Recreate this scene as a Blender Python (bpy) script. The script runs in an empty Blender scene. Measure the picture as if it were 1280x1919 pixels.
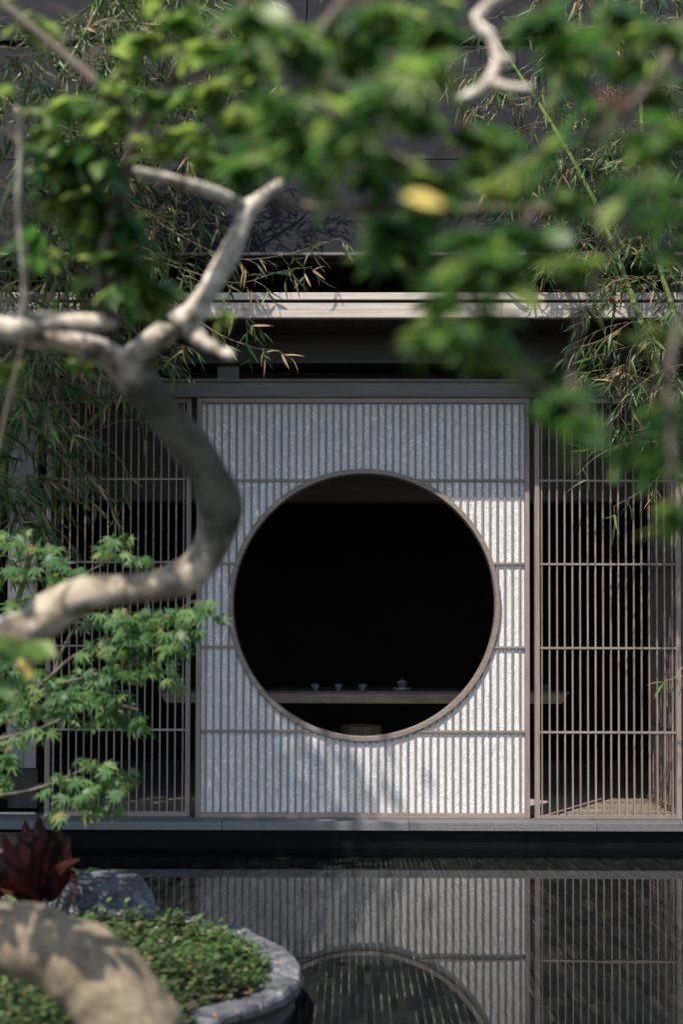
import bpy, bmesh, math, random
import numpy as np
from mathutils import Vector, Matrix, Quaternion, noise as mnoise

S = bpy.context.scene
COL = S.collection

# ------------------------------------------------------------------ camera, sky, sun, exposure
FPX = 2624.0                                    # focal length in photograph pixels (1280 x 1919)
CAM_H = 1.312
cam_d = bpy.data.cameras.new('camera')
cam = bpy.data.objects.new('camera', cam_d); COL.objects.link(cam)
cam_d.sensor_fit = 'VERTICAL'; cam_d.sensor_height = 36.0; cam_d.sensor_width = 24.0
cam_d.lens = 36.0 * FPX / 1919.0
PITCH = math.radians(1.6)
cam_d.shift_y = (1200 - 959.5) / 1919.0 - math.tan(PITCH) * FPX / 1919.0
cam.location = (0, 0, CAM_H)
CAMROT = (Matrix.Rotation(math.radians(0.48), 3, 'Z') @ Matrix.Rotation(math.radians(90) + PITCH, 3, 'X')
          @ Matrix.Rotation(math.radians(0.12), 3, 'Z'))
cam.rotation_euler = CAMROT.to_euler()
cam_d.clip_start = 0.05; cam_d.clip_end = 3000
cam_d.dof.use_dof = True; cam_d.dof.focus_distance = 8.9; cam_d.dof.aperture_fstop = 1.85
S.camera = cam

SUN_EL = math.radians(56.6)
SUN_AZ = Vector((-0.485, -0.875, 0)).normalized()            # towards the sun: behind the camera, to its left
SUN_TO = Vector((SUN_AZ.x * math.cos(SUN_EL), SUN_AZ.y * math.cos(SUN_EL), math.sin(SUN_EL)))
world = bpy.data.worlds.new('World'); S.world = world; world.use_nodes = True
wn = world.node_tree; bg = wn.nodes['Background']
sky = wn.nodes.new('ShaderNodeTexSky'); sky.sky_type = 'NISHITA'; sky.sun_disc = False
sky.sun_elevation = SUN_EL; sky.sun_rotation = math.atan2(SUN_AZ.x, SUN_AZ.y) % (2 * math.pi)
wn.links.new(sky.outputs[0], bg.inputs[0]); bg.inputs[1].default_value = 0.13
sun_d = bpy.data.lights.new('sun', 'SUN'); sun_d.energy = 4.4; sun_d.angle = math.radians(0.5); sun_d.color = (1.0, 0.92, 0.84)
sun = bpy.data.objects.new('sun', sun_d); COL.objects.link(sun)
sun.rotation_euler = (-SUN_TO).to_track_quat('-Z', 'Y').to_euler(); sun.location = (-5, -6, 14)
S.view_settings.view_transform = 'Standard'; S.view_settings.look = 'None'
S.view_settings.gamma = 1.0; S.view_settings.use_curve_mapping = False
S.view_settings.exposure = 1.0
S.render.engine = 'CYCLES'
try:
    S.cycles.use_denoising = True
    S.cycles.max_bounces = 8; S.cycles.transparent_max_bounces = 12
except Exception:
    pass

def ray(px, py):
    d = Vector(((px - 640) / FPX, ((959.5 - py) / 1919 + cam_d.shift_y) * 1919 / FPX, -1.0))
    return CAMROT @ d
def P(px, py, Y):
    d = ray(px, py); return Vector((0, 0, CAM_H)) + d * (Y / d.y)
def Pz(px, py, z):
    d = ray(px, py); return Vector((0, 0, CAM_H)) + d * ((z - CAM_H) / d.z)
def proj(p):
    q = CAMROT.transposed() @ (Vector(p) - Vector((0, 0, CAM_H)))
    if q.z > -0.05: return (-9999, -9999)
    return (640 + q.x / -q.z * FPX, 959.5 - (q.y / -q.z * FPX / 1919 - cam_d.shift_y) * 1919)
def fX(px, Y=9.0): return P(px, 1133, Y).x
def fZ(py, Y=9.0): return P(682, py, Y).z

# ------------------------------------------------------------------ materials
def new_mat(name):
    m = bpy.data.materials.new(name); m.use_nodes = True
    nt = m.node_tree; return m, nt, nt.nodes['Principled BSDF']
def node(nt, typ, **kw):
    n = nt.nodes.new(typ)
    for k, v in kw.items():
        if k in n.inputs.keys(): n.inputs[k].default_value = v
        else: setattr(n, k, v)
    return n
def ramp(nt, fac, stops):
    r = nt.nodes.new('ShaderNodeValToRGB'); e = r.color_ramp.elements
    while len(e) < len(stops): e.new(0.5)
    for i, (p, c) in enumerate(stops):
        e[i].position = p; e[i].color = (*c, 1) if len(c) == 3 else c
    nt.links.new(fac, r.inputs[0]); return r.outputs[0]
def math_n(nt, op, a, b=None, clamp=False):
    n = nt.nodes.new('ShaderNodeMath'); n.operation = op; n.use_clamp = clamp
    for i, v in enumerate((a, b)):
        if v is None: continue
        if isinstance(v, (int, float)): n.inputs[i].default_value = v
        else: nt.links.new(v, n.inputs[i])
    return n.outputs[0]
def rnd(nt):
    oi = nt.nodes.new('ShaderNodeObjectInfo'); ge = nt.nodes.new('ShaderNodeNewGeometry')
    return math_n(nt, 'FRACT', math_n(nt, 'ADD', oi.outputs['Random'], ge.outputs['Random Per Island']))
def coords(nt, scale=(1, 1, 1), shift=True):
    tc = nt.nodes.new('ShaderNodeTexCoord'); mp = nt.nodes.new('ShaderNodeMapping')
    mp.inputs['Scale'].default_value = scale
    nt.links.new(tc.outputs['Object'], mp.inputs[0])
    if shift:
        oi = nt.nodes.new('ShaderNodeObjectInfo'); cm = nt.nodes.new('ShaderNodeCombineXYZ')
        nt.links.new(math_n(nt, 'MULTIPLY', oi.outputs['Random'], 37.0), cm.inputs[0])
        nt.links.new(math_n(nt, 'MULTIPLY', oi.outputs['Random'], 91.0), cm.inputs[1])
        nt.links.new(cm.outputs[0], mp.inputs['Location'])
    return mp.outputs[0]
def noise_n(nt, vec, scale, detail=4, rough=0.55, dist=0.0):
    n = nt.nodes.new('ShaderNodeTexNoise'); n.inputs['Scale'].default_value = scale
    n.inputs['Detail'].default_value = detail; n.inputs['Roughness'].default_value = rough; n.inputs['Distortion'].default_value = dist
    if vec is not None: nt.links.new(vec, n.inputs['Vector'])
    return n.outputs['Fac']
def bump(nt, h, bsdf, strength=0.3, dist=0.01):
    b = nt.nodes.new('ShaderNodeBump'); b.inputs['Strength'].default_value = strength; b.inputs['Distance'].default_value = dist
    nt.links.new(h, b.inputs['Height']); nt.links.new(b.outputs[0], bsdf.inputs['Normal'])

def wood(name, dark, light, grain, rough=0.6):
    m, nt, b = new_mat(name)
    v = coords(nt, grain)
    f = noise_n(nt, v, 3.0, 6, 0.6, 1.2); g = noise_n(nt, v, 14.0, 3, 0.6)
    h = math_n(nt, 'ADD', math_n(nt, 'MULTIPLY', f, 0.7), math_n(nt, 'MULTIPLY', g, 0.3))
    c = ramp(nt, h, [(0.3, dark), (0.5, tuple((a + c2) / 2 for a, c2 in zip(dark, light))), (0.7, light)])
    hs = nt.nodes.new('ShaderNodeHueSaturation'); nt.links.new(c, hs.inputs['Color'])
    nt.links.new(math_n(nt, 'ADD', math_n(nt, 'MULTIPLY', rnd(nt), 0.3), 0.85), hs.inputs['Value'])
    nt.links.new(hs.outputs[0], b.inputs['Base Color']); b.inputs['Roughness'].default_value = rough
    bump(nt, h, b, 0.25, 0.003); return m
def mottled(name, stops, scale=6, rough=0.7, detail=6, bs=0.4, bd=0.01, spec=0.5, aniso=(1, 1, 1), vary=0.2, dist=0.4):
    m, nt, b = new_mat(name)
    v = coords(nt, aniso); f = noise_n(nt, v, scale, detail, 0.62, dist)
    c = ramp(nt, f, stops)
    hs = nt.nodes.new('ShaderNodeHueSaturation'); nt.links.new(c, hs.inputs['Color'])
    nt.links.new(math_n(nt, 'ADD', math_n(nt, 'MULTIPLY', rnd(nt), vary), 1 - vary / 2), hs.inputs['Value'])
    nt.links.new(hs.outputs[0], b.inputs['Base Color']); b.inputs['Roughness'].default_value = rough
    b.inputs['Specular IOR Level'].default_value = spec
    if bs: bump(nt, f, b, bs, bd)
    return m
def leaf_mat(name, stops, trans=(0.18, 0.3, 0.05), tw=0.35, rough=0.42, spec=0.35):
    m, nt, b = new_mat(name)
    c = ramp(nt, rnd(nt), stops)
    nt.links.new(c, b.inputs['Base Color']); b.inputs['Roughness'].default_value = rough; b.inputs['Specular IOR Level'].default_value = spec
    t = nt.nodes.new('ShaderNodeBsdfTranslucent')
    mixc = nt.nodes.new('ShaderNodeMix'); mixc.data_type = 'RGBA'; mixc.inputs[0].default_value = 0.5
    nt.links.new(c, mixc.inputs[6]); mixc.inputs[7].default_value = (*trans, 1); nt.links.new(mixc.outputs[2], t.inputs['Color'])
    mx = nt.nodes.new('ShaderNodeMixShader'); mx.inputs[0].default_value = tw
    nt.links.new(b.outputs[0], mx.inputs[1]); nt.links.new(t.outputs[0], mx.inputs[2])
    nt.links.new(mx.outputs[0], nt.nodes['Material Output'].inputs['Surface']); return m

M = {}
M['slat'] = wood('slat_wood', (0.10, 0.078, 0.064), (0.22, 0.175, 0.145), (14, 14, 0.8))
M['rail'] = wood('rail_wood', (0.10, 0.078, 0.064), (0.22, 0.175, 0.145), (0.8, 14, 14))
M['beam'] = wood('beam_wood', (0.05, 0.044, 0.04), (0.125, 0.11, 0.10), (0.7, 9, 9))
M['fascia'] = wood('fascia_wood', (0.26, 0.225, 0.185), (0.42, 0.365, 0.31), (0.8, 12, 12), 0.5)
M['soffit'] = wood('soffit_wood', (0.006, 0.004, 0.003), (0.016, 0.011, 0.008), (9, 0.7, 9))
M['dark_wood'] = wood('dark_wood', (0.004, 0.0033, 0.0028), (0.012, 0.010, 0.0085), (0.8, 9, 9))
M['table_wood'] = wood('table_wood', (0.09, 0.06, 0.036), (0.25, 0.175, 0.11), (1.1, 9, 9), 0.5)
M['stool_wood'] = wood('stool_wood', (0.24, 0.18, 0.11), (0.46, 0.36, 0.23), (9, 9, 0.8), 0.5)
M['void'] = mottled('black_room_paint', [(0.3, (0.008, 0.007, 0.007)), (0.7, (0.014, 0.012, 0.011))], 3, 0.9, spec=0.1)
M['room_floor'] = mottled('room_floor', [(0.3, (0.20, 0.17, 0.13)), (0.7, (0.30, 0.25, 0.20))], 5, 0.55, bs=0.1)
M['roof'] = mottled('roof_slate', [(0.35, (0.003, 0.003, 0.0045)), (0.5, (0.0055, 0.0055, 0.008)), (0.68, (0.013, 0.013, 0.0165))], 160, 0.8, 3, 0.3, 0.003, 0.12)
M['granite'] = mottled('ledge_granite', [(0.33, (0.04, 0.04, 0.043)), (0.5, (0.075, 0.075, 0.078)), (0.68, (0.15, 0.145, 0.145))], 190, 0.6, 3, 0.25, 0.002)
M['black_stone'] = mottled('black_stone', [(0.3, (0.0014, 0.0015, 0.002)), (0.7, (0.004, 0.0042, 0.0055))], 5, 0.5, 6, 0.15, spec=0.06)
M['plaster'] = wood('pier_board', (0.10, 0.098, 0.094), (0.17, 0.165, 0.16), (9, 9, 0.8))
M['metal'], _nt, _b = new_mat('steel_track'); _b.inputs['Metallic'].default_value = 1; _b.inputs['Base Color'].default_value = (0.6, 0.6, 0.6, 1); _b.inputs['Roughness'].default_value = 0.3
M['glaze'] = mottled('grey_glaze', [(0.3, (0.075, 0.08, 0.08)), (0.7, (0.14, 0.145, 0.142))], 30, 0.25, bs=0.1)
M['dark_glaze'] = mottled('dark_glaze', [(0.3, (0.03, 0.03, 0.035)), (0.7, (0.08, 0.08, 0.09))], 30, 0.3, bs=0.1)
M['slab'] = mottled('table_slate', [(0.3, (0.025, 0.026, 0.028)), (0.7, (0.05, 0.05, 0.055))], 20, 0.5)
M['paper'] = mottled('washi_paper', [(0.28, (0.36, 0.36, 0.352)), (0.5, (0.455, 0.453, 0.442)), (0.72, (0.57, 0.565, 0.55))], 34, 0.85, 8, 0.08, 0.003, 0.2, (1, 1, 1), 0.0, 2.5)
M['fibre'] = mottled('white_fibre', [(0.3, (0.66, 0.66, 0.65)), (0.7, (0.78, 0.78, 0.77))], 20, 0.7, bs=0)
M['fibre_dark'] = mottled('grey_fibre', [(0.3, (0.20, 0.205, 0.21)), (0.7, (0.27, 0.275, 0.28))], 20, 0.8, bs=0)
M['tile'] = mottled('pool_tile', [(0.3, (0.003, 0.0033, 0.004)), (0.6, (0.008, 0.0085, 0.009)), (0.8, (0.022, 0.020, 0.016))], 9, 0.5, 6, 0.3, 0.004, 0.4, vary=1.1)
def tile_mat():
    m, nt, b = new_mat('pool_tile')
    c = ramp(nt, rnd(nt), [(0.0, (0.003, 0.0034, 0.004)), (0.5, (0.008, 0.009, 0.0098)), (0.8, (0.011, 0.0115, 0.0118)), (0.94, (0.015, 0.0135, 0.0105)), (1.0, (0.021, 0.0205, 0.019))])
    n = noise_n(nt, coords(nt), 40, 5, 0.6); hs = nt.nodes.new('ShaderNodeHueSaturation'); nt.links.new(c, hs.inputs['Color'])
    nt.links.new(math_n(nt, 'ADD', n, 0.5), hs.inputs['Value']); nt.links.new(hs.outputs[0], b.inputs['Base Color'])
    b.inputs['Roughness'].default_value = 0.6; b.inputs['Specular IOR Level'].default_value = 0.2; return m
M['tile'] = tile_mat()
M['grout'] = mottled('pool_grout', [(0.40, (0.05, 0.05, 0.048)), (0.54, (0.13, 0.13, 0.124)), (0.68, (0.38, 0.37, 0.33))], 9, 0.9, 6, bs=0.2, vary=0)
M['soil'] = mottled('soil', [(0.3, (0.018, 0.012, 0.008)), (0.7, (0.06, 0.042, 0.028))], 18, 0.95, 8, 0.8, 0.02)
M['earth'] = mottled('earth', [(0.3, (0.04, 0.035, 0.025)), (0.7, (0.09, 0.08, 0.055))], 2, 0.95, 8, 0.5, 0.03)
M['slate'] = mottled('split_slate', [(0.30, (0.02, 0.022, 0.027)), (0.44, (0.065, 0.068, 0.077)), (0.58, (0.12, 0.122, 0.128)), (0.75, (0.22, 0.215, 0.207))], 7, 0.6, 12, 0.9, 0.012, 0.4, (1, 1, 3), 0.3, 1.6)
def cracked(m, scale, col, wid):
    nt = m.node_tree; b = nt.nodes['Principled BSDF']; src = b.inputs['Base Color'].links[0].from_socket
    ge = nt.nodes.new('ShaderNodeNewGeometry'); nz = nt.nodes.new('ShaderNodeTexNoise'); nz.inputs['Scale'].default_value = 9
    nt.links.new(ge.outputs['Position'], nz.inputs['Vector'])
    ad = nt.nodes.new('ShaderNodeVectorMath'); ad.operation = 'MULTIPLY_ADD'; ad.inputs[1].default_value = (0.12, 0.12, 0.12)
    nt.links.new(nz.outputs['Color'], ad.inputs[0]); nt.links.new(ge.outputs['Position'], ad.inputs[2])
    vo = nt.nodes.new('ShaderNodeTexVoronoi'); vo.feature = 'DISTANCE_TO_EDGE'; vo.inputs['Scale'].default_value = scale; nt.links.new(ad.outputs[0], vo.inputs['Vector'])
    k = math_n(nt, 'SUBTRACT', 1.0, math_n(nt, 'MULTIPLY', vo.outputs['Distance'], 1.0 / wid), True)
    mx = nt.nodes.new('ShaderNodeMix'); mx.data_type = 'RGBA'; nt.links.new(k, mx.inputs[0]); nt.links.new(src, mx.inputs[6]); mx.inputs[7].default_value = (*col, 1)
    nt.links.new(mx.outputs[2], b.inputs['Base Color'])
cracked(M['slate'], 11, (0.02, 0.02, 0.022), 0.05)
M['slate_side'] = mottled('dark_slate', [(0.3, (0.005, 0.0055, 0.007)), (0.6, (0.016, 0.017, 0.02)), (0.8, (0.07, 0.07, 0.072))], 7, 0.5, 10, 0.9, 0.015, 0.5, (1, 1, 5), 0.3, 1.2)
M['rock'] = mottled('boulder_rock', [(0.3, (0.016, 0.0165, 0.017)), (0.5, (0.052, 0.053, 0.054)), (0.62, (0.10, 0.105, 0.115)), (0.72, (0.38, 0.38, 0.36))], 5, 0.6, 10, 0.9, 0.02, 0.4, (1, 1, 1.8), 0.0, 1.4)
M['bark'] = mottled('pale_bark', [(0.31, (0.035, 0.031, 0.02)), (0.42, (0.12, 0.10, 0.07)), (0.50, (0.26, 0.215, 0.155)), (0.62, (0.48, 0.405, 0.31))], 11, 0.8, 10, 0.8, 0.015, 0.25, (1, 1, 1), 0.1, 0.8)
M['bark_sunlit'] = mottled('sunlit_bark', [(0.32, (0.07, 0.066, 0.05)), (0.42, (0.22, 0.19, 0.15)), (0.50, (0.41, 0.355, 0.285)), (0.62, (0.60, 0.535, 0.45))], 15, 0.8, 10, 0.8, 0.012, 0.25, (1, 1, 1), 0.1, 0.8)  # paler copy of the bark, sunlight on its limbs put into the colour
M['bark_dark'] = mottled('brown_bark', [(0.3, (0.04, 0.033, 0.025)), (0.7, (0.15, 0.12, 0.09))], 14, 0.85, 8, 0.8, 0.008, 0.25)
M['culm'] = mottled('bamboo_culm', [(0.3, (0.06, 0.09, 0.022)), (0.6, (0.11, 0.15, 0.035)), (0.8, (0.19, 0.18, 0.07))], 10, 0.4, 4, 0.1, 0.003, 0.4, (3, 3, 0.6))
M['twig'] = mottled('bamboo_twig', [(0.3, (0.10, 0.09, 0.035)), (0.7, (0.22, 0.17, 0.08))], 12, 0.6, 3, 0)
M['bleaf'] = leaf_mat('bamboo_leaf', [(0.0, (0.012, 0.030, 0.009)), (0.45, (0.026, 0.062, 0.013)), (0.8, (0.055, 0.10, 0.022)), (1.0, (0.12, 0.14, 0.035))], (0.10, 0.14, 0.025), 0.3, 0.42, 0.3)
M['bdry'] = leaf_mat('dry_bamboo_leaf', [(0.0, (0.16, 0.10, 0.05)), (0.5, (0.28, 0.19, 0.10)), (1.0, (0.34, 0.20, 0.12))], (0.3, 0.2, 0.08), 0.3, 0.6, 0.2)
M['tleaf'] = leaf_mat('garden_leaf', [(0.0, (0.012, 0.042, 0.010)), (0.5, (0.026, 0.078, 0.016)), (0.85, (0.05, 0.112, 0.024)), (1.0, (0.10, 0.15, 0.038))], (0.11, 0.30, 0.04), 0.46, 0.42, 0.3)
M['tleaf_young'] = leaf_mat('young_leaf', [(0.0, (0.05, 0.12, 0.02)), (0.5, (0.11, 0.185, 0.03)), (1.0, (0.19, 0.235, 0.055))], (0.42, 0.60, 0.10), 0.55, 0.4, 0.4)
M['yellow'] = leaf_mat('yellow_leaf', [(0.0, (0.55, 0.42, 0.10)), (1.0, (0.68, 0.52, 0.16))], (0.6, 0.4, 0.1), 0.3, 0.5, 0.3)
M['russet'] = leaf_mat('russet_leaf', [(0.0, (0.05, 0.018, 0.011)), (1.0, (0.08, 0.03, 0.018))], (0.09, 0.03, 0.016), 0.3, 0.5, 0.3)
M['maple'] = leaf_mat('maple_leaf', [(0.0, (0.028, 0.078, 0.026)), (0.5, (0.052, 0.122, 0.036)), (0.97, (0.115, 0.185, 0.048)), (1.0, (0.20, 0.13, 0.045))], (0.22, 0.40, 0.08), 0.42, 0.45, 0.35)
M['ti'] = leaf_mat('red_ti_leaf', [(0.0, (0.008, 0.0022, 0.003)), (0.7, (0.018, 0.004, 0.005)), (1.0, (0.05, 0.008, 0.010))], (0.09, 0.010, 0.012), 0.25, 0.45, 0.2)
M['ti_bright'] = leaf_mat('bright_ti_leaf', [(0.0, (0.26, 0.075, 0.05)), (1.0, (0.36, 0.10, 0.06))], (0.4, 0.08, 0.05), 0.3, 0.4, 0.4)
M['gc'] = leaf_mat('ground_cover_leaf', [(0.0, (0.014, 0.034, 0.010)), (0.45, (0.04, 0.078, 0.022)), (0.8, (0.085, 0.135, 0.045)), (0.95, (0.145, 0.17, 0.07)), (1.0, (0.18, 0.08, 0.04))], (0.16, 0.22, 0.05), 0.3, 0.45, 0.35)
M['fern'] = leaf_mat('fern_leaf', [(0.0, (0.02, 0.055, 0.014)), (1.0, (0.05, 0.105, 0.024))], (0.1, 0.2, 0.03), 0.3, 0.5, 0.3)
M['petal'] = leaf_mat('pink_petal', [(0.0, (0.5, 0.2, 0.34)), (1.0, (0.62, 0.34, 0.46))], (0.6, 0.3, 0.4), 0.3, 0.6, 0.2)

def bark_zone(m, lo, hi, z0, z1):
    """tints one stretch of the bark between two heights, ragged at both ends"""
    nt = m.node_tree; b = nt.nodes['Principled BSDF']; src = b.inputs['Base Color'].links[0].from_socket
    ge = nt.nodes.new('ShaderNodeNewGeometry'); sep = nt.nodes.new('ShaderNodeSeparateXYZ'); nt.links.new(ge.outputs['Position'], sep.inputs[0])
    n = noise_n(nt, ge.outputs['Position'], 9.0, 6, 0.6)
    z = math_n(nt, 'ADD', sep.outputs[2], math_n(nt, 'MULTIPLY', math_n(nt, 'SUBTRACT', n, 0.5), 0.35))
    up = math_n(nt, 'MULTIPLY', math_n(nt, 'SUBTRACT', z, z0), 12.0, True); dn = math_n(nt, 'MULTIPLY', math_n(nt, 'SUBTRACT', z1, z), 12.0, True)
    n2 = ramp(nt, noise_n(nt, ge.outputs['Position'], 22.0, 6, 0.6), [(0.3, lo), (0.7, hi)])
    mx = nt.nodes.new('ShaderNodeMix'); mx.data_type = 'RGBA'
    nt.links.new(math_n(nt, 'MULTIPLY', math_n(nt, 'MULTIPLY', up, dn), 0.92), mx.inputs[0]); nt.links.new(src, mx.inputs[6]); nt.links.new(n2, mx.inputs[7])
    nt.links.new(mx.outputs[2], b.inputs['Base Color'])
M['bark_shade_brown'] = M['bark'].copy(); M['bark_shade_brown'].name = 'shade_and_brown_bark'
bark_zone(M['bark_shade_brown'], (0.012, 0.012, 0.005), (0.045, 0.042, 0.02), 1.50, 1.98)  # olive bark, with foliage shade on the upper trunk painted into it
bark_zone(M['bark_shade_brown'], (0.07, 0.056, 0.034), (0.235, 0.185, 0.12), -1.0, 0.95)  # browner bark low on the trunk
def water_mat():
    m, nt, b = new_mat('pond_water'); nt.nodes.remove(b)
    tc = nt.nodes.new('ShaderNodeTexCoord'); mp = nt.nodes.new('ShaderNodeMapping'); mp.inputs['Scale'].default_value = (1, 0.6, 1)
    nt.links.new(tc.outputs['Object'], mp.inputs[0])
    n1 = noise_n(nt, mp.outputs[0], 2.2, 3, 0.5)
    bp = nt.nodes.new('ShaderNodeBump'); bp.inputs['Strength'].default_value = 0.045; bp.inputs['Distance'].default_value = 0.012
    nt.links.new(n1, bp.inputs['Height'])
    fr = nt.nodes.new('ShaderNodeFresnel'); fr.inputs['IOR'].default_value = 1.33; nt.links.new(bp.outputs[0], fr.inputs['Normal'])
    tr = nt.nodes.new('ShaderNodeBsdfTransparent'); tr.inputs[0].default_value = (0.90, 0.94, 0.92, 1)
    gl = nt.nodes.new('ShaderNodeBsdfGlossy'); gl.inputs['Roughness'].default_value = 0.0; gl.inputs['Color'].default_value = (0.72, 0.72, 0.72, 1); nt.links.new(bp.outputs[0], gl.inputs['Normal'])
    mx = nt.nodes.new('ShaderNodeMixShader'); nt.links.new(fr.outputs[0], mx.inputs[0])
    nt.links.new(tr.outputs[0], mx.inputs[1]); nt.links.new(gl.outputs[0], mx.inputs[2])
    nt.links.new(mx.outputs[0], nt.nodes['Material Output'].inputs['Surface']); return m
M['water'] = water_mat()

# ------------------------------------------------------------------ object helpers
WP = {}                                              # world position of every object made here
class MB:
    def __init__(s): s.v = []; s.f = []
    def box(s, x0, x1, y0, y1, z0, z1):
        n = len(s.v); s.v += [(x, y, z) for z in (z0, z1) for y in (y0, y1) for x in (x0, x1)]
        s.f += [tuple(n + i for i in q) for q in ((0, 2, 3, 1), (4, 5, 7, 6), (0, 1, 5, 4), (2, 6, 7, 3), (0, 4, 6, 2), (1, 3, 7, 5))]
        return s
    def tube(s, pts, rad, sides=10, cap=True):
        n0 = len(s.v); pts = [Vector(p) for p in pts]; up = Vector((0.3, 0.9, 0.2)).normalized(); prev = None
        for i, p in enumerate(pts):
            t = (pts[min(i + 1, len(pts) - 1)] - pts[max(i - 1, 0)]).normalized()
            a = (up if prev is None else prev); a = (a - t * a.dot(t))
            if a.length < 1e-4: a = t.orthogonal()
            a.normalize(); prev = a; b = t.cross(a)
            for k in range(sides):
                w = 2 * math.pi * k / sides
                s.v.append(tuple(p + (a * math.cos(w) + b * math.sin(w)) * rad[i]))
        for i in range(len(pts) - 1):
            for k in range(sides):
                k2 = (k + 1) % sides
                s.f.append((n0 + i * sides + k, n0 + i * sides + k2, n0 + (i + 1) * sides + k2, n0 + (i + 1) * sides + k))
        if cap:
            s.f.append(tuple(n0 + k for k in reversed(range(sides))))
            s.f.append(tuple(n0 + (len(pts) - 1) * sides + k for k in range(sides)))
        return s
    def lathe(s, c, prof, seg=24):
        n0 = len(s.v)
        for r, z in prof:
            for k in range(seg):
                w = 2 * math.pi * k / seg; s.v.append((c[0] + r * math.cos(w), c[1] + r * math.sin(w), c[2] + z))
        for i in range(len(prof) - 1):
            for k in range(seg):
                k2 = (k + 1) % seg
                s.f.append((n0 + i * seg + k, n0 + i * seg + k2, n0 + (i + 1) * seg + k2, n0 + (i + 1) * seg + k))
        return s
    def prism_y(s, poly, y0, y1):
        n = len(s.v); m = len(poly)
        s.v += [(x, y0, z) for x, z in poly] + [(x, y1, z) for x, z in poly]
        s.f += [tuple(range(n, n + m)), tuple(range(n + 2 * m - 1, n + m - 1, -1))]
        s.f += [(n + i, n + m + i, n + m + (i + 1) % m, n + (i + 1) % m) for i in range(m)]
        return s
def link(o): COL.objects.link(o); return o
def tag(o, label=None, cat=None, group=None, kind=None):
    if label: o['label'] = label
    if cat: o['category'] = cat
    if group: o['group'] = group
    if kind: o['kind'] = kind
    return o
def empty(name, loc, label=None, cat=None, group=None):
    o = link(bpy.data.objects.new(name, None)); o.location = loc; o.empty_display_size = 0.1; WP[o.name] = Vector(loc)
    return tag(o, label, cat, group)
def obj(name, mb, mat, parent=None, smooth=False, origin=None, mats=None, kind=None, bevel=0):
    V = np.array(mb.v, dtype=float)
    if origin is None:
        lo, hi = V.min(0), V.max(0); origin = ((lo[0] + hi[0]) / 2, (lo[1] + hi[1]) / 2, lo[2])
    origin = Vector(origin); V = V - np.array(origin)
    me = bpy.data.meshes.new(name); me.from_pydata(V.tolist(), [], mb.f); me.update()
    for m in (mats or [mat]): me.materials.append(m)
    if mats and hasattr(mb, 'mi'): me.polygons.foreach_set('material_index', mb.mi)
    if smooth: me.polygons.foreach_set('use_smooth', [True] * len(me.polygons))
    o = link(bpy.data.objects.new(name, me)); WP[o.name] = origin.copy()
    if parent is not None: o.parent = parent; o.location = origin - WP[parent.name]
    else: o.location = origin
    if kind: o['kind'] = kind
    if bevel:
        b = o.modifiers.new('bevel', 'BEVEL'); b.width = bevel; b.segments = 2; b.limit_method = 'ANGLE'
    return o
def inst(name, me, parent, mat4):
    o = link(bpy.data.objects.new(name, me)); w = mat4.copy()
    if parent is not None: o.parent = parent; w.translation = w.translation - WP[parent.name]
    o.matrix_local = w if parent is not None else mat4
    WP[o.name] = mat4.translation.copy(); return o
def mesh_of(name, v, f, mat, smooth=True):
    me = bpy.data.meshes.new(name); me.from_pydata(v, [], f); me.update(); me.materials.append(mat)
    if smooth: me.polygons.foreach_set('use_smooth', [True] * len(me.polygons))
    return me
def crom(pts, n=6):
    """Catmull-Rom through (x, y, z, r) tuples."""
    A = [np.array(p, float) for p in pts]; out = []
    for i in range(len(A) - 1):
        p0 = A[max(i - 1, 0)]; p1 = A[i]; p2 = A[i + 1]; p3 = A[min(i + 2, len(A) - 1)]
        for k in range(n):
            t = k / n
            out.append(0.5 * ((2 * p1) + (-p0 + p2) * t + (2 * p0 - 5 * p1 + 4 * p2 - p3) * t * t + (-p0 + 3 * p1 - 3 * p2 + p3) * t ** 3))
    out.append(A[-1]); return out
def pixpath(pts, n=6):
    """[(px, py, Y, r_px)] -> world points and radii, smoothed."""
    W = []
    for px, py, Y, r in pts:
        p = P(px, py, Y); W.append((p.x, p.y, p.z, r * Y / FPX))
    c = crom(W, n); return [Vector(q[:3]) for q in c], [max(0.0015, q[3]) for q in c]

# leaves: one shared mesh per (species, material)
def grid_leaf(profile, fold, curl, length=1.0):
    """profile: [(t, half width)]; a leaf along +Y, folded at its midrib, curling down along its length."""
    v, f = [], []
    for t, w in profile:
        z = -curl * t * t
        if w < 1e-4: v.append((0, t * length, z))
        else: v += [(-w, t * length, z + fold * w), (0, t * length, z), (w, t * length, z + fold * w)]
    idx = 0; rows = []
    for t, w in profile:
        if w < 1e-4: rows.append([idx]); idx += 1
        else: rows.append([idx, idx + 1, idx + 2]); idx += 3
    for a, b in zip(rows, rows[1:]):
        if len(a) == 1 and len(b) == 3: f += [(a[0], b[1], b[0]), (a[0], b[2], b[1])]
        elif len(a) == 3 and len(b) == 1: f += [(a[0], a[1], b[0]), (a[1], a[2], b[0])]
        else: f += [(a[0], a[1], b[1], b[0]), (a[1], a[2], b[2], b[1])]
    return v, f
L_BAMBOO = grid_leaf([(0, 0), (0.12, 0.045), (0.35, 0.06), (0.7, 0.036), (1, 0)], 0.25, 0.16)
L_BAMBOO2 = grid_leaf([(0, 0), (0.15, 0.035), (0.4, 0.045), (0.75, 0.028), (1, 0)], 0.6, 0.42)
L_OVAL = grid_leaf([(0, 0), (0.15, 0.13), (0.42, 0.24), (0.72, 0.19), (0.9, 0.08), (1, 0)], 0.25, 0.14)
L_OVAL2 = grid_leaf([(0, 0), (0.2, 0.17), (0.5, 0.27), (0.8, 0.18), (1, 0)], 0.1, 0.3)
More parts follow.
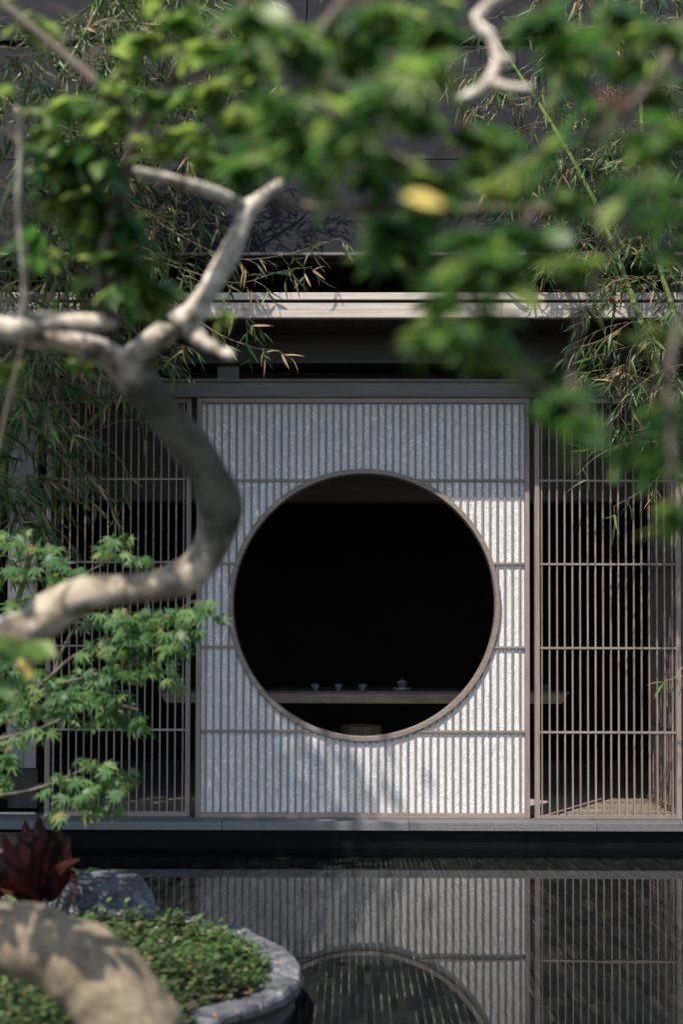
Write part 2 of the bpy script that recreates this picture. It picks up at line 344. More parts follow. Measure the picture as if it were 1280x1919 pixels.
L_SMALL = grid_leaf([(0, 0), (0.35, 0.16), (0.72, 0.26), (1, 0.0)], 0.2, 0.2)
def maple_leaf(droop):
    v = [(0, 0, 0)]; f = []
    tips = [(-118, 0.50), (-72, 0.80), (-34, 0.96), (0, 1.06), (34, 0.96), (72, 0.80), (118, 0.50)]
    out = []
    for i, (a, r) in enumerate(tips):
        def pt(an, rr): 
            w = math.radians(an); return (math.sin(w) * rr, math.cos(w) * rr, -droop * rr * rr)
        out.append(pt(a - 9, r * 0.55)); out.append(pt(a, r)); out.append(pt(a + 9, r * 0.55))
        if i < len(tips) - 1: out.append(pt((a + tips[i + 1][0]) / 2, 0.33))
    out.append((0, -0.06, 0))
    v += out; n = len(out)
    for i in range(n): f.append((0, 1 + (i + 1) % n, 1 + i))
    return v, f
L_MAPLE = maple_leaf(0.22); L_MAPLE2 = maple_leaf(0.5)

def leaf_matrix(pos, direction, normal, size):
    y = Vector(direction).normalized(); z = Vector(normal); z = z - y * z.dot(y)
    if z.length < 1e-3: z = y.orthogonal()
    z.normalize(); x = y.cross(z)
    m = Matrix(((x.x, y.x, z.x, 0), (x.y, y.y, z.y, 0), (x.z, y.z, z.z, 0), (0, 0, 0, 1)))
    m = m @ Matrix.Diagonal((size, size, size, 1)); m.translation = Vector(pos); return m
MESHES = {}
def leaf_mesh(key, shape, mat):
    if key not in MESHES: MESHES[key] = mesh_of(key[0], shape[0], shape[1], mat)
    return MESHES[key]
def put_leaves(root, leaves, name='leaf', rest='foliage', cap=300):
    """leaves: [(matrix, shape id, shape, material key)]; the `cap` that show largest as parts, the rest joined."""
    def score(l):
        x, y = proj(l[0].translation); inside = -20 < x < 1300 and -20 < y < 1940
        return (0 if inside else 1, (l[0].translation - Vector((0, 0, CAM_H))).length / l[0].to_scale()[0])
    order = sorted(leaves, key=score)
    for m, sid, shape, mk in order[:cap]:
        inst(name, leaf_mesh((name, sid, mk), shape, M[mk]), root, m)
    r = order[cap:]
    if r:
        mks = sorted({l[3] for l in r}); mb = MB(); mi = []; V = []; base = 0
        for m, sid, shape, mk in r:
            a = np.array(shape[0]); mm = np.array(m)
            V.append(a @ mm[:3, :3].T + mm[:3, 3]); k = mks.index(mk)
            for q in shape[1]: mb.f.append(tuple(base + i for i in q)); mi.append(k)
            base += len(a)
        mb.v = np.concatenate(V); mb.mi = mi
        obj(rest, mb, None, root, True, mats=[M[k] for k in mks], kind='stuff')

# ------------------------------------------------------------------ ground, pool, water
g = MB(); g.v = [(-400, -400, -0.35), (400, -400, -0.35), (400, 400, -0.35), (-400, 400, -0.35)]; g.f = [(0, 1, 2, 3)]
tag(obj('ground', g, M['earth'], origin=(0, 0, -0.35)), kind='structure')
POOL_Z = -0.055
pf = MB().box(-6, 6, 3.0, 8.86, -0.30, POOL_Z - 0.004)
pool = tag(obj('pool_floor', pf, M['grout'], origin=(0, 6, -0.30)), kind='structure')
rt = random.Random(5)
tiles = []
x = -2.2
while x < 2.6:
    y = (4.45 if x > -0.75 else 6.0) + rt.random() * 0.2
    while y < 8.84:
        ln = rt.choice((0.13, 0.2, 0.24, 0.24)); y1 = min(y + ln, 8.85)
        zt = POOL_Z + rt.uniform(-0.0015, 0.004); w = 0.0282 + rt.uniform(-0.001, 0.0010)
        tiles.append((x, y, w, y1 - y - 0.003, zt))
        y += ln
    x += 0.031
def tile_vis(t):
    a = proj((t[0], t[1], t[4])); ok = 330 < a[0] < 1290 and a[1] < 1930 and not (a[0] < 560 and a[1] > 1750)
    return (0 if ok else 1, t[1])
tiles.sort(key=tile_vis)
tm = {}
for t in tiles[:300]:
    key = round(t[3], 2)
    if key not in tm:
        b = MB().box(-0.0138, 0.0138, 0, key, -0.01, 0); tm[key] = mesh_of('tile', b.v, b.f, M['tile'], False)
    m = Matrix.Diagonal((t[2] / 0.0276, t[3] / key, 1, 1)); m.translation = Vector((t[0], t[1], t[4]))
    inst('tile', tm[key], pool, m)
b = MB()
for t in tiles[300:]: b.box(t[0] - t[2] / 2, t[0] + t[2] / 2, t[1], t[1] + t[3], POOL_Z - 0.012, t[4])
obj('tiles', b, M['tile'], pool, kind='stuff')
w = MB(); w.v = [(-6, 3.0, 0), (6, 3.0, 0), (6, 8.86, 0), (-6, 8.86, 0)]; w.f = [(0, 1, 2, 3)]
tag(obj('water', w, M['water'], origin=(0, 6, 0)), kind='structure')
tag(obj('terrace', MB().box(-6, 6, -4, 2.995, -0.34, 0.06), M['black_stone']), kind='structure')
tag(obj('planting_bed', MB().box(2.42, 5.9, 6.6, 8.858, -0.29, 0.13), M['soil']), kind='structure')
tag(obj('planting_bed', MB().box(-5.9, -2.0, 7.2, 8.858, -0.29, 0.10), M['soil']), kind='structure')

# ------------------------------------------------------------------ the pavilion
FLOOR = fZ(1533)
pav = empty('pavilion', (0, 8.8, 0), 'dark timber garden pavilion with slate roof and pale eave boards behind the pond', 'pavilion')
# roof: three rows of slate panels on a steep slope
A = math.radians(62); ex = 8.60; ez = P(682, 475, 8.60).z
def on_slope(py):
    k = (1200 - py) / FPX; t = (k * ex - (ez - CAM_H)) / (math.sin(A) - k * math.cos(A)); return t
t1, t2 = on_slope(290), on_slope(70)
nrm = Vector((0, -math.sin(A), math.cos(A))); slo = Vector((0, math.cos(A), math.sin(A)))
def roof_slab(name, x0, x1, ta, tb, off, th, mat):
    mb = MB(); o = Vector((0, ex, ez))
    for d in (off - th, off):
        for t in (ta, tb):
            for xx in (x0, x1):
                p = o + slo * t + nrm * d; mb.v.append((xx, p.y, p.z))
    mb.f = [(0, 2, 3, 1), (4, 5, 7, 6), (0, 1, 5, 4), (2, 6, 7, 3), (0, 4, 6, 2), (1, 3, 7, 5)]
    return obj(name, mb, mat, pav, bevel=0.003)
roof_slab('roof_deck', -5, 5, -0.0, 4.4, -0.035, 0.05, M['void'])
for row, (ta, tb, x0, off) in enumerate(((0.0, t1 - 0.008, 0.50, 0.0), (t1, t2 - 0.008, -0.11, 0.0), (t2, 4.4, -1.55, 0.035))):
    k0 = math.floor((-4.4 - x0) / 1.22); xx = x0 + k0 * 1.22
    while xx < 4.6:
        roof_slab('roof_panel', xx + 0.003, xx + 1.217, ta, tb, off, 0.03, M['roof']); xx += 1.22
obj('eave_trim', MB().box(-5, 5, ex - 0.045, ex + 0.06, ez - 0.022, ez - 0.004), M['beam'], pav)
obj('upper_soffit', MB().box(-5, 5, ex + 0.03, 9.20, ez - 0.06, ez - 0.03), M['void'], pav)
# recess between the roof and the eave boards
EY = 8.42
ze = lambda py: P(682, py, EY).z
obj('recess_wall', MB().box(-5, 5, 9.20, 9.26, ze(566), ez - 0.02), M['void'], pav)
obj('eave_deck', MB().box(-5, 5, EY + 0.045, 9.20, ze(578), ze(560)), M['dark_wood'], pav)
def runs(total=10.0, step=3.4, start=-5.0, off=0.0):
    xs = [start]; xx = start + step + off
    while xx < start + total - 0.3: xs.append(xx); xx += step
    xs.append(start + total); return list(zip(xs, xs[1:]))
for a, c in runs(off=0.6): obj('fascia_board', MB().box(a + .001, c - .001, EY, EY + 0.04, ze(561.5), ze(548)), M['fascia'], pav, bevel=0.003)
for a, c in runs(off=-0.9): obj('fascia_board', MB().box(a + .001, c - .001, EY + 0.012, EY + 0.044, ze(579.3), ze(566)), M['fascia'], pav, bevel=0.002)
for a, c in runs(off=-0.9): obj('fascia_board', MB().box(a + .001, c - .001, EY + 0.009, EY + 0.044, ze(592), ze(579.8)), M['fascia'], pav, bevel=0.002)
obj('drip_lip', MB().box(-5, 5, EY - 0.004, EY + 0.05, ze(595), ze(592.6)), M['fascia'], pav)
obj('shadow_batten', MB().box(-5, 5, EY + 0.03, EY + 0.045, ze(566), ze(561.5)), M['void'], pav)
SZ = ze(592)
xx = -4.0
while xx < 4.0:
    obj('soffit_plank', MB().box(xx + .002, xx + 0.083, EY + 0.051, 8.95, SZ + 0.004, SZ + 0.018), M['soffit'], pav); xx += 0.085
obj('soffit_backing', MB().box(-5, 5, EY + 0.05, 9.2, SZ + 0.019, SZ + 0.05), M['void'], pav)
zb = lambda py: P(682, py, 8.95).z
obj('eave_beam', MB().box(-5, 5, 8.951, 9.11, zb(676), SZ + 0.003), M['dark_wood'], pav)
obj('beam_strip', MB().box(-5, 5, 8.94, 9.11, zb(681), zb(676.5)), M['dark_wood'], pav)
# head beam in three strips, short posts in the gap above it
obj('head_beam', MB().box(-5, 5, 8.985, 9.13, fZ(739.6), fZ(717.4)), M['beam'], pav, bevel=0.002)
obj('beam_strip', MB().box(-5, 5, 8.968, 9.13, fZ(717), fZ(711.5)), M['beam'], pav)
obj('beam_strip', MB().box(-5, 5, 8.978, 9.13, fZ(745), fZ(740)), M['beam'], pav)
for pa, pb in ((406, 446), (958, 997), (-150, -110), (1490, 1530)):
    obj('short_post', MB().box(fX(pa, 9.05), fX(pb, 9.05), 9.03, 9.10, fZ(711.4), zb(681.2)), M['beam'], pav)
# ledge over the water
for a, c in zip((-5, -1.95, -0.82, 0.355, 1.53, 2.72), (-1.95, -0.82, 0.355, 1.53, 2.72, 5)):
    obj('ledge_slab', MB().box(a + .0012, c - .0012, 8.80, 9.20, FLOOR - 0.054, FLOOR - 0.002), M['granite'], pav, bevel=0.003)
for a, c in zip((-5, -1.3, -0.1, 1.1, 2.3), (-1.3, -0.1, 1.1, 2.3, 5)):
    obj('riser_slab', MB().box(a + .001, c - .001, 8.845, 8.90, -0.3, FLOOR - 0.056), M['black_stone'], pav)
# room
obj('room_floor', MB().box(-4.2, 4.2, 9.202, 14, FLOOR - 0.06, FLOOR - 0.004), M['room_floor'], pav)
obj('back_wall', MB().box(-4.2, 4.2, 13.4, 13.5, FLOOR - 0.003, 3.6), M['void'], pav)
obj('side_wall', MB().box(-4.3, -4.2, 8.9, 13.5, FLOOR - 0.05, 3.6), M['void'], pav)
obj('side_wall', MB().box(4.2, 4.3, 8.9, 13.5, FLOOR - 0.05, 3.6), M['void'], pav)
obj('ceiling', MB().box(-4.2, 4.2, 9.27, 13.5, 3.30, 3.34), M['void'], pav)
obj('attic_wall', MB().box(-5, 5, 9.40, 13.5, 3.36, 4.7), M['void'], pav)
obj('ceiling_beam', MB().box(-4.2, 4.2, 10.3, 10.5, P(682, 939, 10.3).z, 3.29), M['beam'], pav)
# outer walls left and right of the screens
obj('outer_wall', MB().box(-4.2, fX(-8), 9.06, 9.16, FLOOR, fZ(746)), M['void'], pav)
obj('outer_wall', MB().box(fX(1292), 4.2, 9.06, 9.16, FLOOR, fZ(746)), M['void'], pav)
# board clad pier at the left end, dark cabinet base, steel track
pY = 9.10
bx = [fX(p, pY) for p in (13, 35, 46, 69)]
for a, c in zip(bx, bx[1:]): obj('pier_board', MB().box(a + .0012, c - .0012, pY, pY + 0.03, P(40, 1439, pY).z, fZ(746)), M['plaster'], pav)
obj('pier_core', MB().box(bx[0] - .01, bx[-1] + 0.0, pY + 0.031, pY + 0.3, P(40, 1440, pY).z, fZ(746)), M['dark_wood'], pav)
obj('cabinet_base', MB().box(bx[0], bx[-1], pY + 0.05, pY + 0.3, FLOOR + 0.04, P(40, 1441, pY).z), M['dark_wood'], pav)
obj('steel_track', MB().box(fX(2), fX(70), 8.97, 8.99, P(40, 1526, 8.97).z, P(40, 1522, 8.97).z), M['metal'], pav)

# ------------------------------------------------------------------ moon window screen
Y0 = 9.0
cx, cz = fX(682.5), fZ(1133.3); R = 256.0 * Y0 / FPX
moon = empty('moon_window_screen', (cx, Y0, FLOOR), 'tall washi paper screen with brown slats and a large round opening in its middle', 'screen')
x0, x1 = fX(367.5), fX(993); z0, z1 = FLOOR, fZ(745.6)
obj('stile', MB().box(x0, fX(376), Y0 - 0.008, Y0 + 0.05, z0, z1), M['slat'], moon, bevel=0.0015)
obj('stile', MB().box(fX(984.2), x1, Y0 - 0.008, Y0 + 0.05, z0, z1), M['slat'], moon, bevel=0.0015)
obj('top_rail', MB().box(fX(376) + .0005, fX(984.2) - .0005, Y0 - 0.005, Y0 + 0.05, fZ(755), z1 - 0.0005), M['rail'], moon)
obj('bottom_rail', MB().box(fX(376) + .0005, fX(984.2) - .0005, Y0 - 0.005, Y0 + 0.05, z0 + .0005, fZ(1524)), M['rail'], moon)
# paper with a round hole
mb = MB(); N = 96; pr = R - 0.012
xa, xb, za, zb_ = fX(376) + .001, fX(984.2) - .001, fZ(1524) + .001, fZ(755) - .001
ring_i, ring_o = [], []
for k in range(N):
    w_ = 2 * math.pi * k / N; dx, dz = math.cos(w_), math.sin(w_)
    ts = [((xb if dx > 0 else xa) - cx) / dx if abs(dx) > 1e-9 else 1e9, ((zb_ if dz > 0 else za) - cz) / dz if abs(dz) > 1e-9 else 1e9]
    t = min(ts); ring_i.append((cx + dx * pr, cz + dz * pr)); ring_o.append([cx + dx * t, cz + dz * t])
for cxx, czz in ((xa, za), (xb, za), (xa, zb_), (xb, zb_)):                   # snap the nearest spokes to the corners
    j = min(range(N), key=lambda q: (ring_o[q][0] - cxx) ** 2 + (ring_o[q][1] - czz) ** 2); ring_o[j] = [cxx, czz]
for yy in (Y0 + 0.024, Y0 + 0.028):
    mb.v += [(a, yy, c) for a, c in ring_i] + [(a, yy, c) for a, c in ring_o]
for k in range(N):
    k2 = (k + 1) % N
    mb.f += [(k, k2, N + k2, N + k), (2 * N + k2, 2 * N + k, 3 * N + k, 3 * N + k2), (N + k, N + k2, 3 * N + k2, 3 * N + k)]
obj('paper', mb, M['paper'], moon)
rf = random.Random(11)
def fibres(n, lo, hi, wmin, wmax, yy, mat, name):
    mb = MB()
    while n > 0:
        fx, fz = rf.uniform(xa, xb), rf.uniform(za, zb_)
        if (fx - cx) ** 2 + (fz - cz) ** 2 < (R + 0.02) ** 2: continue
        n -= 1
        an = rf.uniform(0, 2 * math.pi); ln = rf.uniform(lo, hi) * rf.choice((0.6, 1, 1, 1.6)); cv = rf.gauss(0, 1.1); wd = rf.uniform(wmin, wmax); st = 6
        pts = []; px_, pz_ = fx, fz
        for i in range(st + 1):
            pts.append((px_, pz_, an)); an += cv / st + rf.gauss(0, 0.22); px_ += math.cos(an) * ln / st; pz_ += math.sin(an) * ln / st
        if any(not (xa < a < xb and za < c < zb_) or (a - cx) ** 2 + (c - cz) ** 2 < (R + .005) ** 2 for a, c, _ in pts): continue
        n0 = len(mb.v); y_ = yy - rf.uniform(0, 0.0012)
        for i, (a, c, q) in enumerate(pts):
            h = wd / 2 * (0.4 if i in (0, st) else 1); sx, sz = -math.sin(q) * h, math.cos(q) * h
            mb.v += [(a + sx, y_, c + sz), (a - sx, y_ + 0.0004, c - sz)]
        mb.f += [(n0 + 2 * i, n0 + 2 * i + 1, n0 + 2 * i + 3, n0 + 2 * i + 2) for i in range(st)]
    return obj(name, mb, mat, moon, kind='stuff')
fibres(2500, 0.03, 0.085, 0.0018, 0.0046, Y0 + 0.0228, M['fibre'], 'fibres')
fibres(500, 0.02, 0.05, 0.0012, 0.0026, Y0 + 0.0234, M['fibre_dark'], 'grey_fibres')
# slats, cut by the ring
hw = 0.0058
def slat(xc, za_, zc_): obj('slat', MB().box(xc - hw, xc + hw, Y0 + 0.010, Y0 + 0.0237, za_, zc_), M['slat'], moon)
zb0, zt0 = fZ(1524) + .0003, fZ(755) - .0003
for i in range(43):
    xc = fX(385.8 + 14.03 * i); d = abs(xc - cx)
    if d < R - 0.014:
        h = math.sqrt((R - 0.014) ** 2 - d * d); slat(xc, zb0, cz - h); slat(xc, cz + h, zt0)
    else: slat(xc, zb0, zt0)
for py in (899.5, 1055.5, 1212.5, 1370.5):
    zc = fZ(py); h = math.sqrt((R - 0.014) ** 2 - (zc - cz) ** 2); e1, e2 = fX(376) + .0003, fX(984.2) - .0003
    for a, c in ((e1, cx - h), (cx + h, e2)): obj('cross_rail', MB().box(a, c, Y0 + 0.005, Y0 + 0.0234, zc - 0.0072, zc + 0.0072), M['rail'], moon)
# the ring
mb = MB(); N = 128; prof = [(R, Y0 + 0.001), (R - 0.003, Y0 - 0.003), (R - 0.029, Y0 - 0.003), (R - 0.032, Y0 + 0.001), (R - 0.032, Y0 + 0.10), (R, Y0 + 0.10)]
for k in range(N):
    w_ = 2 * math.pi * k / N
    for r_, y_ in prof: mb.v.append((cx + r_ * math.cos(w_), y_, cz + r_ * math.sin(w_)))
n_ = len(prof)
for k in range(N):
    for i in range(n_):
        a, c = k * n_ + i, k * n_ + (i + 1) % n_; d, e = ((k + 1) % N) * n_ + (i + 1) % n_, ((k + 1) % N) * n_ + i
        mb.f.append((a, c, d, e))
ringo = obj('ring_frame', mb, M['rail'], moon)

# ------------------------------------------------------------------ lattice screens
def lattice(label, pl, pr_, first, pitch, n, Yp, rails, zt, zbm, sw=9.0):
    root = empty('lattice_screen', (fX((pl + pr_) / 2, Yp), Yp, FLOOR), label, 'screen', 'open lattice screens of the pavilion')
    a0, a1, b0, b1 = fX(pl, Yp), fX(pl + sw, Yp), fX(pr_ - sw, Yp), fX(pr_, Yp)
    Z = lambda py: P(682, py, Yp).z
    zlo, zhi = FLOOR + 0.001, Z(zt)
    obj('stile', MB().box(a0, a1, Yp - 0.004, Yp + 0.045, zlo, zhi), M['slat'], root, bevel=0.0015)
    obj('stile', MB().box(b0, b1, Yp - 0.004, Yp + 0.045, zlo, zhi), M['slat'], root, bevel=0.0015)
    obj('top_rail', MB().box(a1 + .0004, b0 - .0004, Yp, Yp + 0.04, Z(zt + 9), zhi - .0004), M['rail'], root)
    obj('bottom_rail', MB().box(a1 + .0004, b0 - .0004, Yp, Yp + 0.04, zlo + .0004, Z(zbm)), M['rail'], root)
    c0, c1 = Z(zbm) + .0003, Z(zt + 9) - .0003; me = None
    for i in range(n):
        xc = fX(first + pitch * i, Yp)
        if me is None:
            o = obj('slat', MB().box(xc - 0.0042, xc + 0.0042, Yp + 0.010, Yp + 0.034, c0, c1), M['slat'], root); me = o
        else:
            q = o.copy(); q.parent = root; q.location = (xc - WP[root.name].x, o.location.y, o.location.z); link(q)
    for py in rails:
        zc = Z(py); obj('cross_rail', MB().box(a1 + .0004, b0 - .0004, Yp + 0.006, Yp + 0.031, zc - 0.0068, zc + 0.0068), M['rail'], root)
    return root
lattice('open slatted timber lattice screen behind the maple, beside the board clad pier', 85, 357, 100, 14.27, 18, 9.035, (898, 1053.7, 1211.3, 1368.7), 746, 1522)
lattice('open slatted timber lattice screen with sunlit bars next to the right bamboo stems', 1003, 1277, 1016.5, 14.42, 18, 8.975, (900.2, 1056.5, 1213.6, 1371.6), 746, 1527)
# a third screen folded back into the room at the right end
side = empty('lattice_screen', (fX(1268), 9.08, FLOOR), 'lattice screen turned edge on, running back into the dark room at the far right', 'screen', 'open lattice screens of the pavilion')
sx = fX(1262, 9.3)
zt_ = fZ(760)
for k in range(20):
    yy = 9.10 + 0.05 * k; obj('slat', MB().box(sx + 0.012, sx + 0.030, yy, yy + 0.012, FLOOR + 0.04, zt_), M['slat'], side)
obj('bottom_rail', MB().box(sx, sx + 0.04, 9.06, 10.14, FLOOR + 0.0005, FLOOR + 0.0395), M['rail'], side)
obj('top_rail', MB().box(sx, sx + 0.04, 9.06, 10.14, zt_, zt_ + 0.03), M['rail'], side)
for py in (900, 1056, 1213, 1371): obj('cross_rail', MB().box(sx + 0.006, sx + 0.034, 9.08, 10.12, fZ(py) - 0.006, fZ(py) + 0.006), M['rail'], side)

# ------------------------------------------------------------------ tea table and ware
TY = 9.95
tz = P(682, 1296, TY).z
tab = empty('tea_table', (fX(682, TY + .35), TY + 0.35, FLOOR), 'long low tea table with dark slate top and brown wooden edge inside the round opening', 'table')
ax, bx2 = P(296, 1300, TY).x, P(1068, 1300, TY).x
Zt = lambda py: P(682, py, TY).z
obj('tabletop', MB().box(ax, bx2, TY - 0.004, TY + 0.70, Zt(1299.5), Zt(1295)), M['slab'], tab, bevel=0.002)
poly = [(ax + 0.012, Zt(1299.8)), (bx2 - 0.012, Zt(1299.8)), (bx2 - 0.055, Zt(1318)), (ax + 0.055, Zt(1318))]
obj('apron', MB().prism_y(poly, TY, TY + 0.69), M['table_wood'], tab)
for lx in (ax + 0.35, bx2 - 0.35):
    obj('leg', MB().box(lx - 0.04, lx + 0.04, TY + 0.10, TY + 0.58, FLOOR - 0.004, Zt(1318.3)), M['dark_wood'], tab)
TT = Zt(1295)
def lathe_part(name, c, prof, mat, parent=None): return obj(name, MB().lathe(c, prof), mat, parent, True, origin=c)
cupY = TY + 0.12
cup_prof = [(0.0, 0.004), (0.017, 0.004), (0.018, 0.0), (0.020, 0.006), (0.026, 0.022), (0.030, 0.038), (0.031, 0.040), (0.0285, 0.039), (0.024, 0.022), (0.0, 0.012)]
for px, lab in ((590.5, 'small grey glazed teacup standing nearest the left edge of the round opening'),
                (634.5, 'small grey glazed teacup between two others, in the middle of the three in a row'),
                (679.5, 'small grey glazed teacup nearest the lidded bowl on the tea table'),
                (1026, 'small dark teacup on the table end seen through the sunlit lattice')):
    p = P(px, 1294, cupY); c = Vector((p.x, cupY, TT + 0.001))
    t = empty('teacup', c, lab, 'teacup', 'teacups on the tea table')
    lathe_part('bowl', c, [(r_ * 1.1, z_ * 1.12) for r_, z_ in cup_prof], M['glaze'] if px < 900 else M['dark_glaze'], t)
    lathe_part('foot_ring', c + Vector((0, 0, -0.0004)), [(0.021, 0.0), (0.0215, 0.005), (0.0185, 0.006)], M['dark_glaze'], t)
gp = P(753.5, 1294, cupY); gc = Vector((gp.x, cupY, TT + 0.001))
sau = empty('saucer_stand', gc, 'thick round grey saucer stand under the lidded bowl', 'saucer')
lathe_part('plate', gc, [(0.0, 0.0), (0.060, 0.0), (0.068, 0.003), (0.070, 0.010), (0.069, 0.020), (0.064, 0.022), (0.05, 0.019), (0.0, 0.019)], M['glaze'], sau)
lathe_part('rim', gc, [(0.0700, 0.0215), (0.0705, 0.0235), (0.0665, 0.0238), (0.064, 0.0224)], M['glaze'], sau)
b0_ = gc + Vector((0, 0, 0.0195))
gai = empty('lidded_bowl', b0_, 'grey lidded tea bowl standing on the round saucer stand', 'tea bowl')
lathe_part('bowl', b0_, [(0.0, 0.003), (0.021, 0.003), (0.022, 0.0), (0.024, 0.006), (0.036, 0.022), (0.043, 0.036), (0.049, 0.0385), (0.046, 0.037), (0.040, 0.033), (0.0, 0.02)], M['glaze'], gai)
lathe_part('lid', b0_ + Vector((0, 0, 0.0365)), [(0.041, 0.0), (0.040, 0.004), (0.028, 0.013), (0.012, 0.019), (0.0, 0.0195)], M['glaze'], gai)
lathe_part('knob', b0_ + Vector((0, 0, 0.055)), [(0.005, 0.0), (0.005, 0.004), (0.010, 0.009), (0.0095, 0.012), (0.0, 0.0125)], M['dark_glaze'], gai)
# slatted drum stool behind the table
sp = P(677, 1358.5, 11.3); sc_ = Vector((sp.x, 11.3, FLOOR - 0.004)); sh = sp.z - FLOOR
st = empty('drum_stool', sc_, 'round wooden slatted drum stool in shade beneath the tea table', 'stool')
for k in range(36):
    w_ = 2 * math.pi * k / 36; mb = MB()
    for dz_ in (0.012, sh):
        for rr in (0.150, 0.165):
            for da in (-0.078, 0.078): mb.v.append((sc_.x + rr * math.cos(w_ + da), sc_.y + rr * math.sin(w_ + da), sc_.z + dz_))
    mb.f = [(0, 1, 3, 2), (4, 6, 7, 5), (0, 4, 5, 1), (2, 3, 7, 6), (0, 2, 6, 4), (1, 5, 7, 3)]
    obj('stave', mb, M['stool_wood'], st)
lathe_part('seat', sc_ + Vector((0, 0, 0.0)), [(0.0, 0.02), (0.148, 0.02), (0.148, sh - 0.008), (0.0, sh - 0.004)], M['dark_wood'], st)

# ------------------------------------------------------------------ island: stone border, soil
ISZ = 0.10
outer_px = [(-900, 1585), (-420, 1628), (-150, 1660), (100, 1683), (260, 1702), (375, 1722), (440, 1735), (500, 1757), (545, 1785), (568, 1815), (562, 1845), (530, 1870), (480, 1890), (420, 1910)]
op = [Pz(a, c, ISZ) for a, c in outer_px] + [Vector((-0.40, 4.20, ISZ)), Vector((-0.28, 3.85, ISZ)), Vector((-0.10, 3.5, ISZ)), Vector((0.0, 3.02, ISZ))]
oc = [Vector(q[:3]) for q in crom([(p.x, p.y, p.z, 0) for p in op], 8)]
mb = MB(); n_ = len(oc)
inn = []
for i, p in enumerate(oc):
    t = (oc[min(i + 1, n_ - 1)] - oc[max(i - 1, 0)]); nv = Vector((-t.y, t.x, 0)).normalized()
    if nv.x > 0 and i > 12 and nv.dot(Vector((-1, 0, 0))) < 0 and p.y < 5.5: pass
    inn.append((p, -Vector((t.y, -t.x, 0)).normalized() if False else Vector((t.y, -t.x, 0)).normalized()))
# the inward side of the outline is where (-2, 5) lies
def inward(p, nv): return nv if nv.dot(Vector((-1.6, 4.6, 0)) - Vector((p.x, p.y, 0))) > 0 else -nv
inn = [(p, inward(p, nv)) for p, nv in inn]
# soil: a mounded sheet
rows = 6; mb = MB()
ctr = Vector((-2.6, 4.6, 0))
for i, (p, nv) in enumerate(inn):
    for r_ in range(rows + 1):
        k = r_ / rows; q = p + nv * 0.03; q = q.lerp(Vector((ctr.x, min(max(p.y, 4.0), 6.0), 0)), k)
        mb.v.append((q.x, q.y, 0.055 + 0.10 * math.sin(min(k * 2.2, 1) * math.pi / 2) + 0.015 * mnoise.noise(q * 6)))
for i in range(n_ - 1):
    for r_ in range(rows):
        a = i * (rows + 1) + r_; mb.f.append((a, a + 1, a + rows + 2, a + rows + 1))
tag(obj('soil', mb, M['soil'], None, True), kind='structure')
border = empty('stone_border', Vector((-0.3, 5.2, POOL_Z)), 'curved edging of split grey slate stones round the planted island', 'stone edging')
rs = random.Random(3)
def border_stone(i0, i1, zlo, zhi, w_out, w_in, mat, seed, name='edge_stone'):
    seg = []; m_ = (i1 - i0) * 3; cols = 15
    mb = MB(); sd = Vector((seed * 3.7, seed * 1.3, 0))
    fine = []
    for k in range(m_ + 1):
        u = i0 + k / 3.0; a = int(min(u, n_ - 2)); fr = u - a
        p = inn[a][0].lerp(inn[a + 1][0], fr); nv = inn[a][1].lerp(inn[a + 1][1], fr).normalized()
        fine.append((p, nv))
    tilt = rs.uniform(-0.003, 0.004)
    for k, (p, nv) in enumerate(fine):
        endf = 0.012 if k in (0, m_) else 0.0
        tdir = (fine[min(k + 1, m_)][0] - fine[max(k - 1, 0)][0]).normalized()
        row = []
        wo = w_out + 0.010 * mnoise.noise(p * 7 + sd) + 0.005 * mnoise.noise(p * 21 + sd); wi = w_in + 0.03 * mnoise.noise(p * 5 - sd)
        prof = [(-wo + 0.008, zlo), (-wo - 0.006, (zlo + zhi) / 2), (-wo, zhi - 0.008)]
        for c in range(cols):
            f_ = c / (cols - 1); d = -wo + 0.006 + (wo + wi - 0.006) * f_
            lay = math.floor(2.4 * (mnoise.noise(p * 2.5 + nv * d * 7 + sd) + 1)) * 0.0075
            prof.append((d, zhi + tilt + lay + 0.004 * mnoise.noise(p * 9 + nv * d * 12 + sd) - 0.010))
        prof.append((wi + 0.01, zlo))
        for d, z in prof:
            q = p + nv * d; zz = z - endf * (z > (zlo + zhi) / 2)
            mb.v.append((q.x, q.y, zz))
    w2 = cols + 4
    mb.mi = []
    for k in range(m_):
        for c in range(w2 - 1):
            a = k * w2 + c; mb.f.append((a, a + w2, a + w2 + 1, a + 1)); mb.mi.append(1 if c < 2 else 0)
    mb.mi += [1, 1]
    mb.f.append(tuple(range(w2))); mb.f.append(tuple(m_ * w2 + c for c in reversed(range(w2))))
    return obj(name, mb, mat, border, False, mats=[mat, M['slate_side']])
i = 8; k = 0
while i < n_ - 10:
    st_ = rs.choice((13, 17, 15, 11)); border_stone(i, min(i + st_, n_ - 9), 0.045, ISZ, -0.012, 0.135, M['slate'], k); i += st_; k += 1
i = 8
while i < n_ - 10:
    st_ = rs.choice((5, 8, 10)); border_stone(i, min(i + st_, n_ - 9), -0.055, 0.046, -0.035, 0.12, M['slate_side'], k + 40, 'foot_stone'); i += st_; k += 1

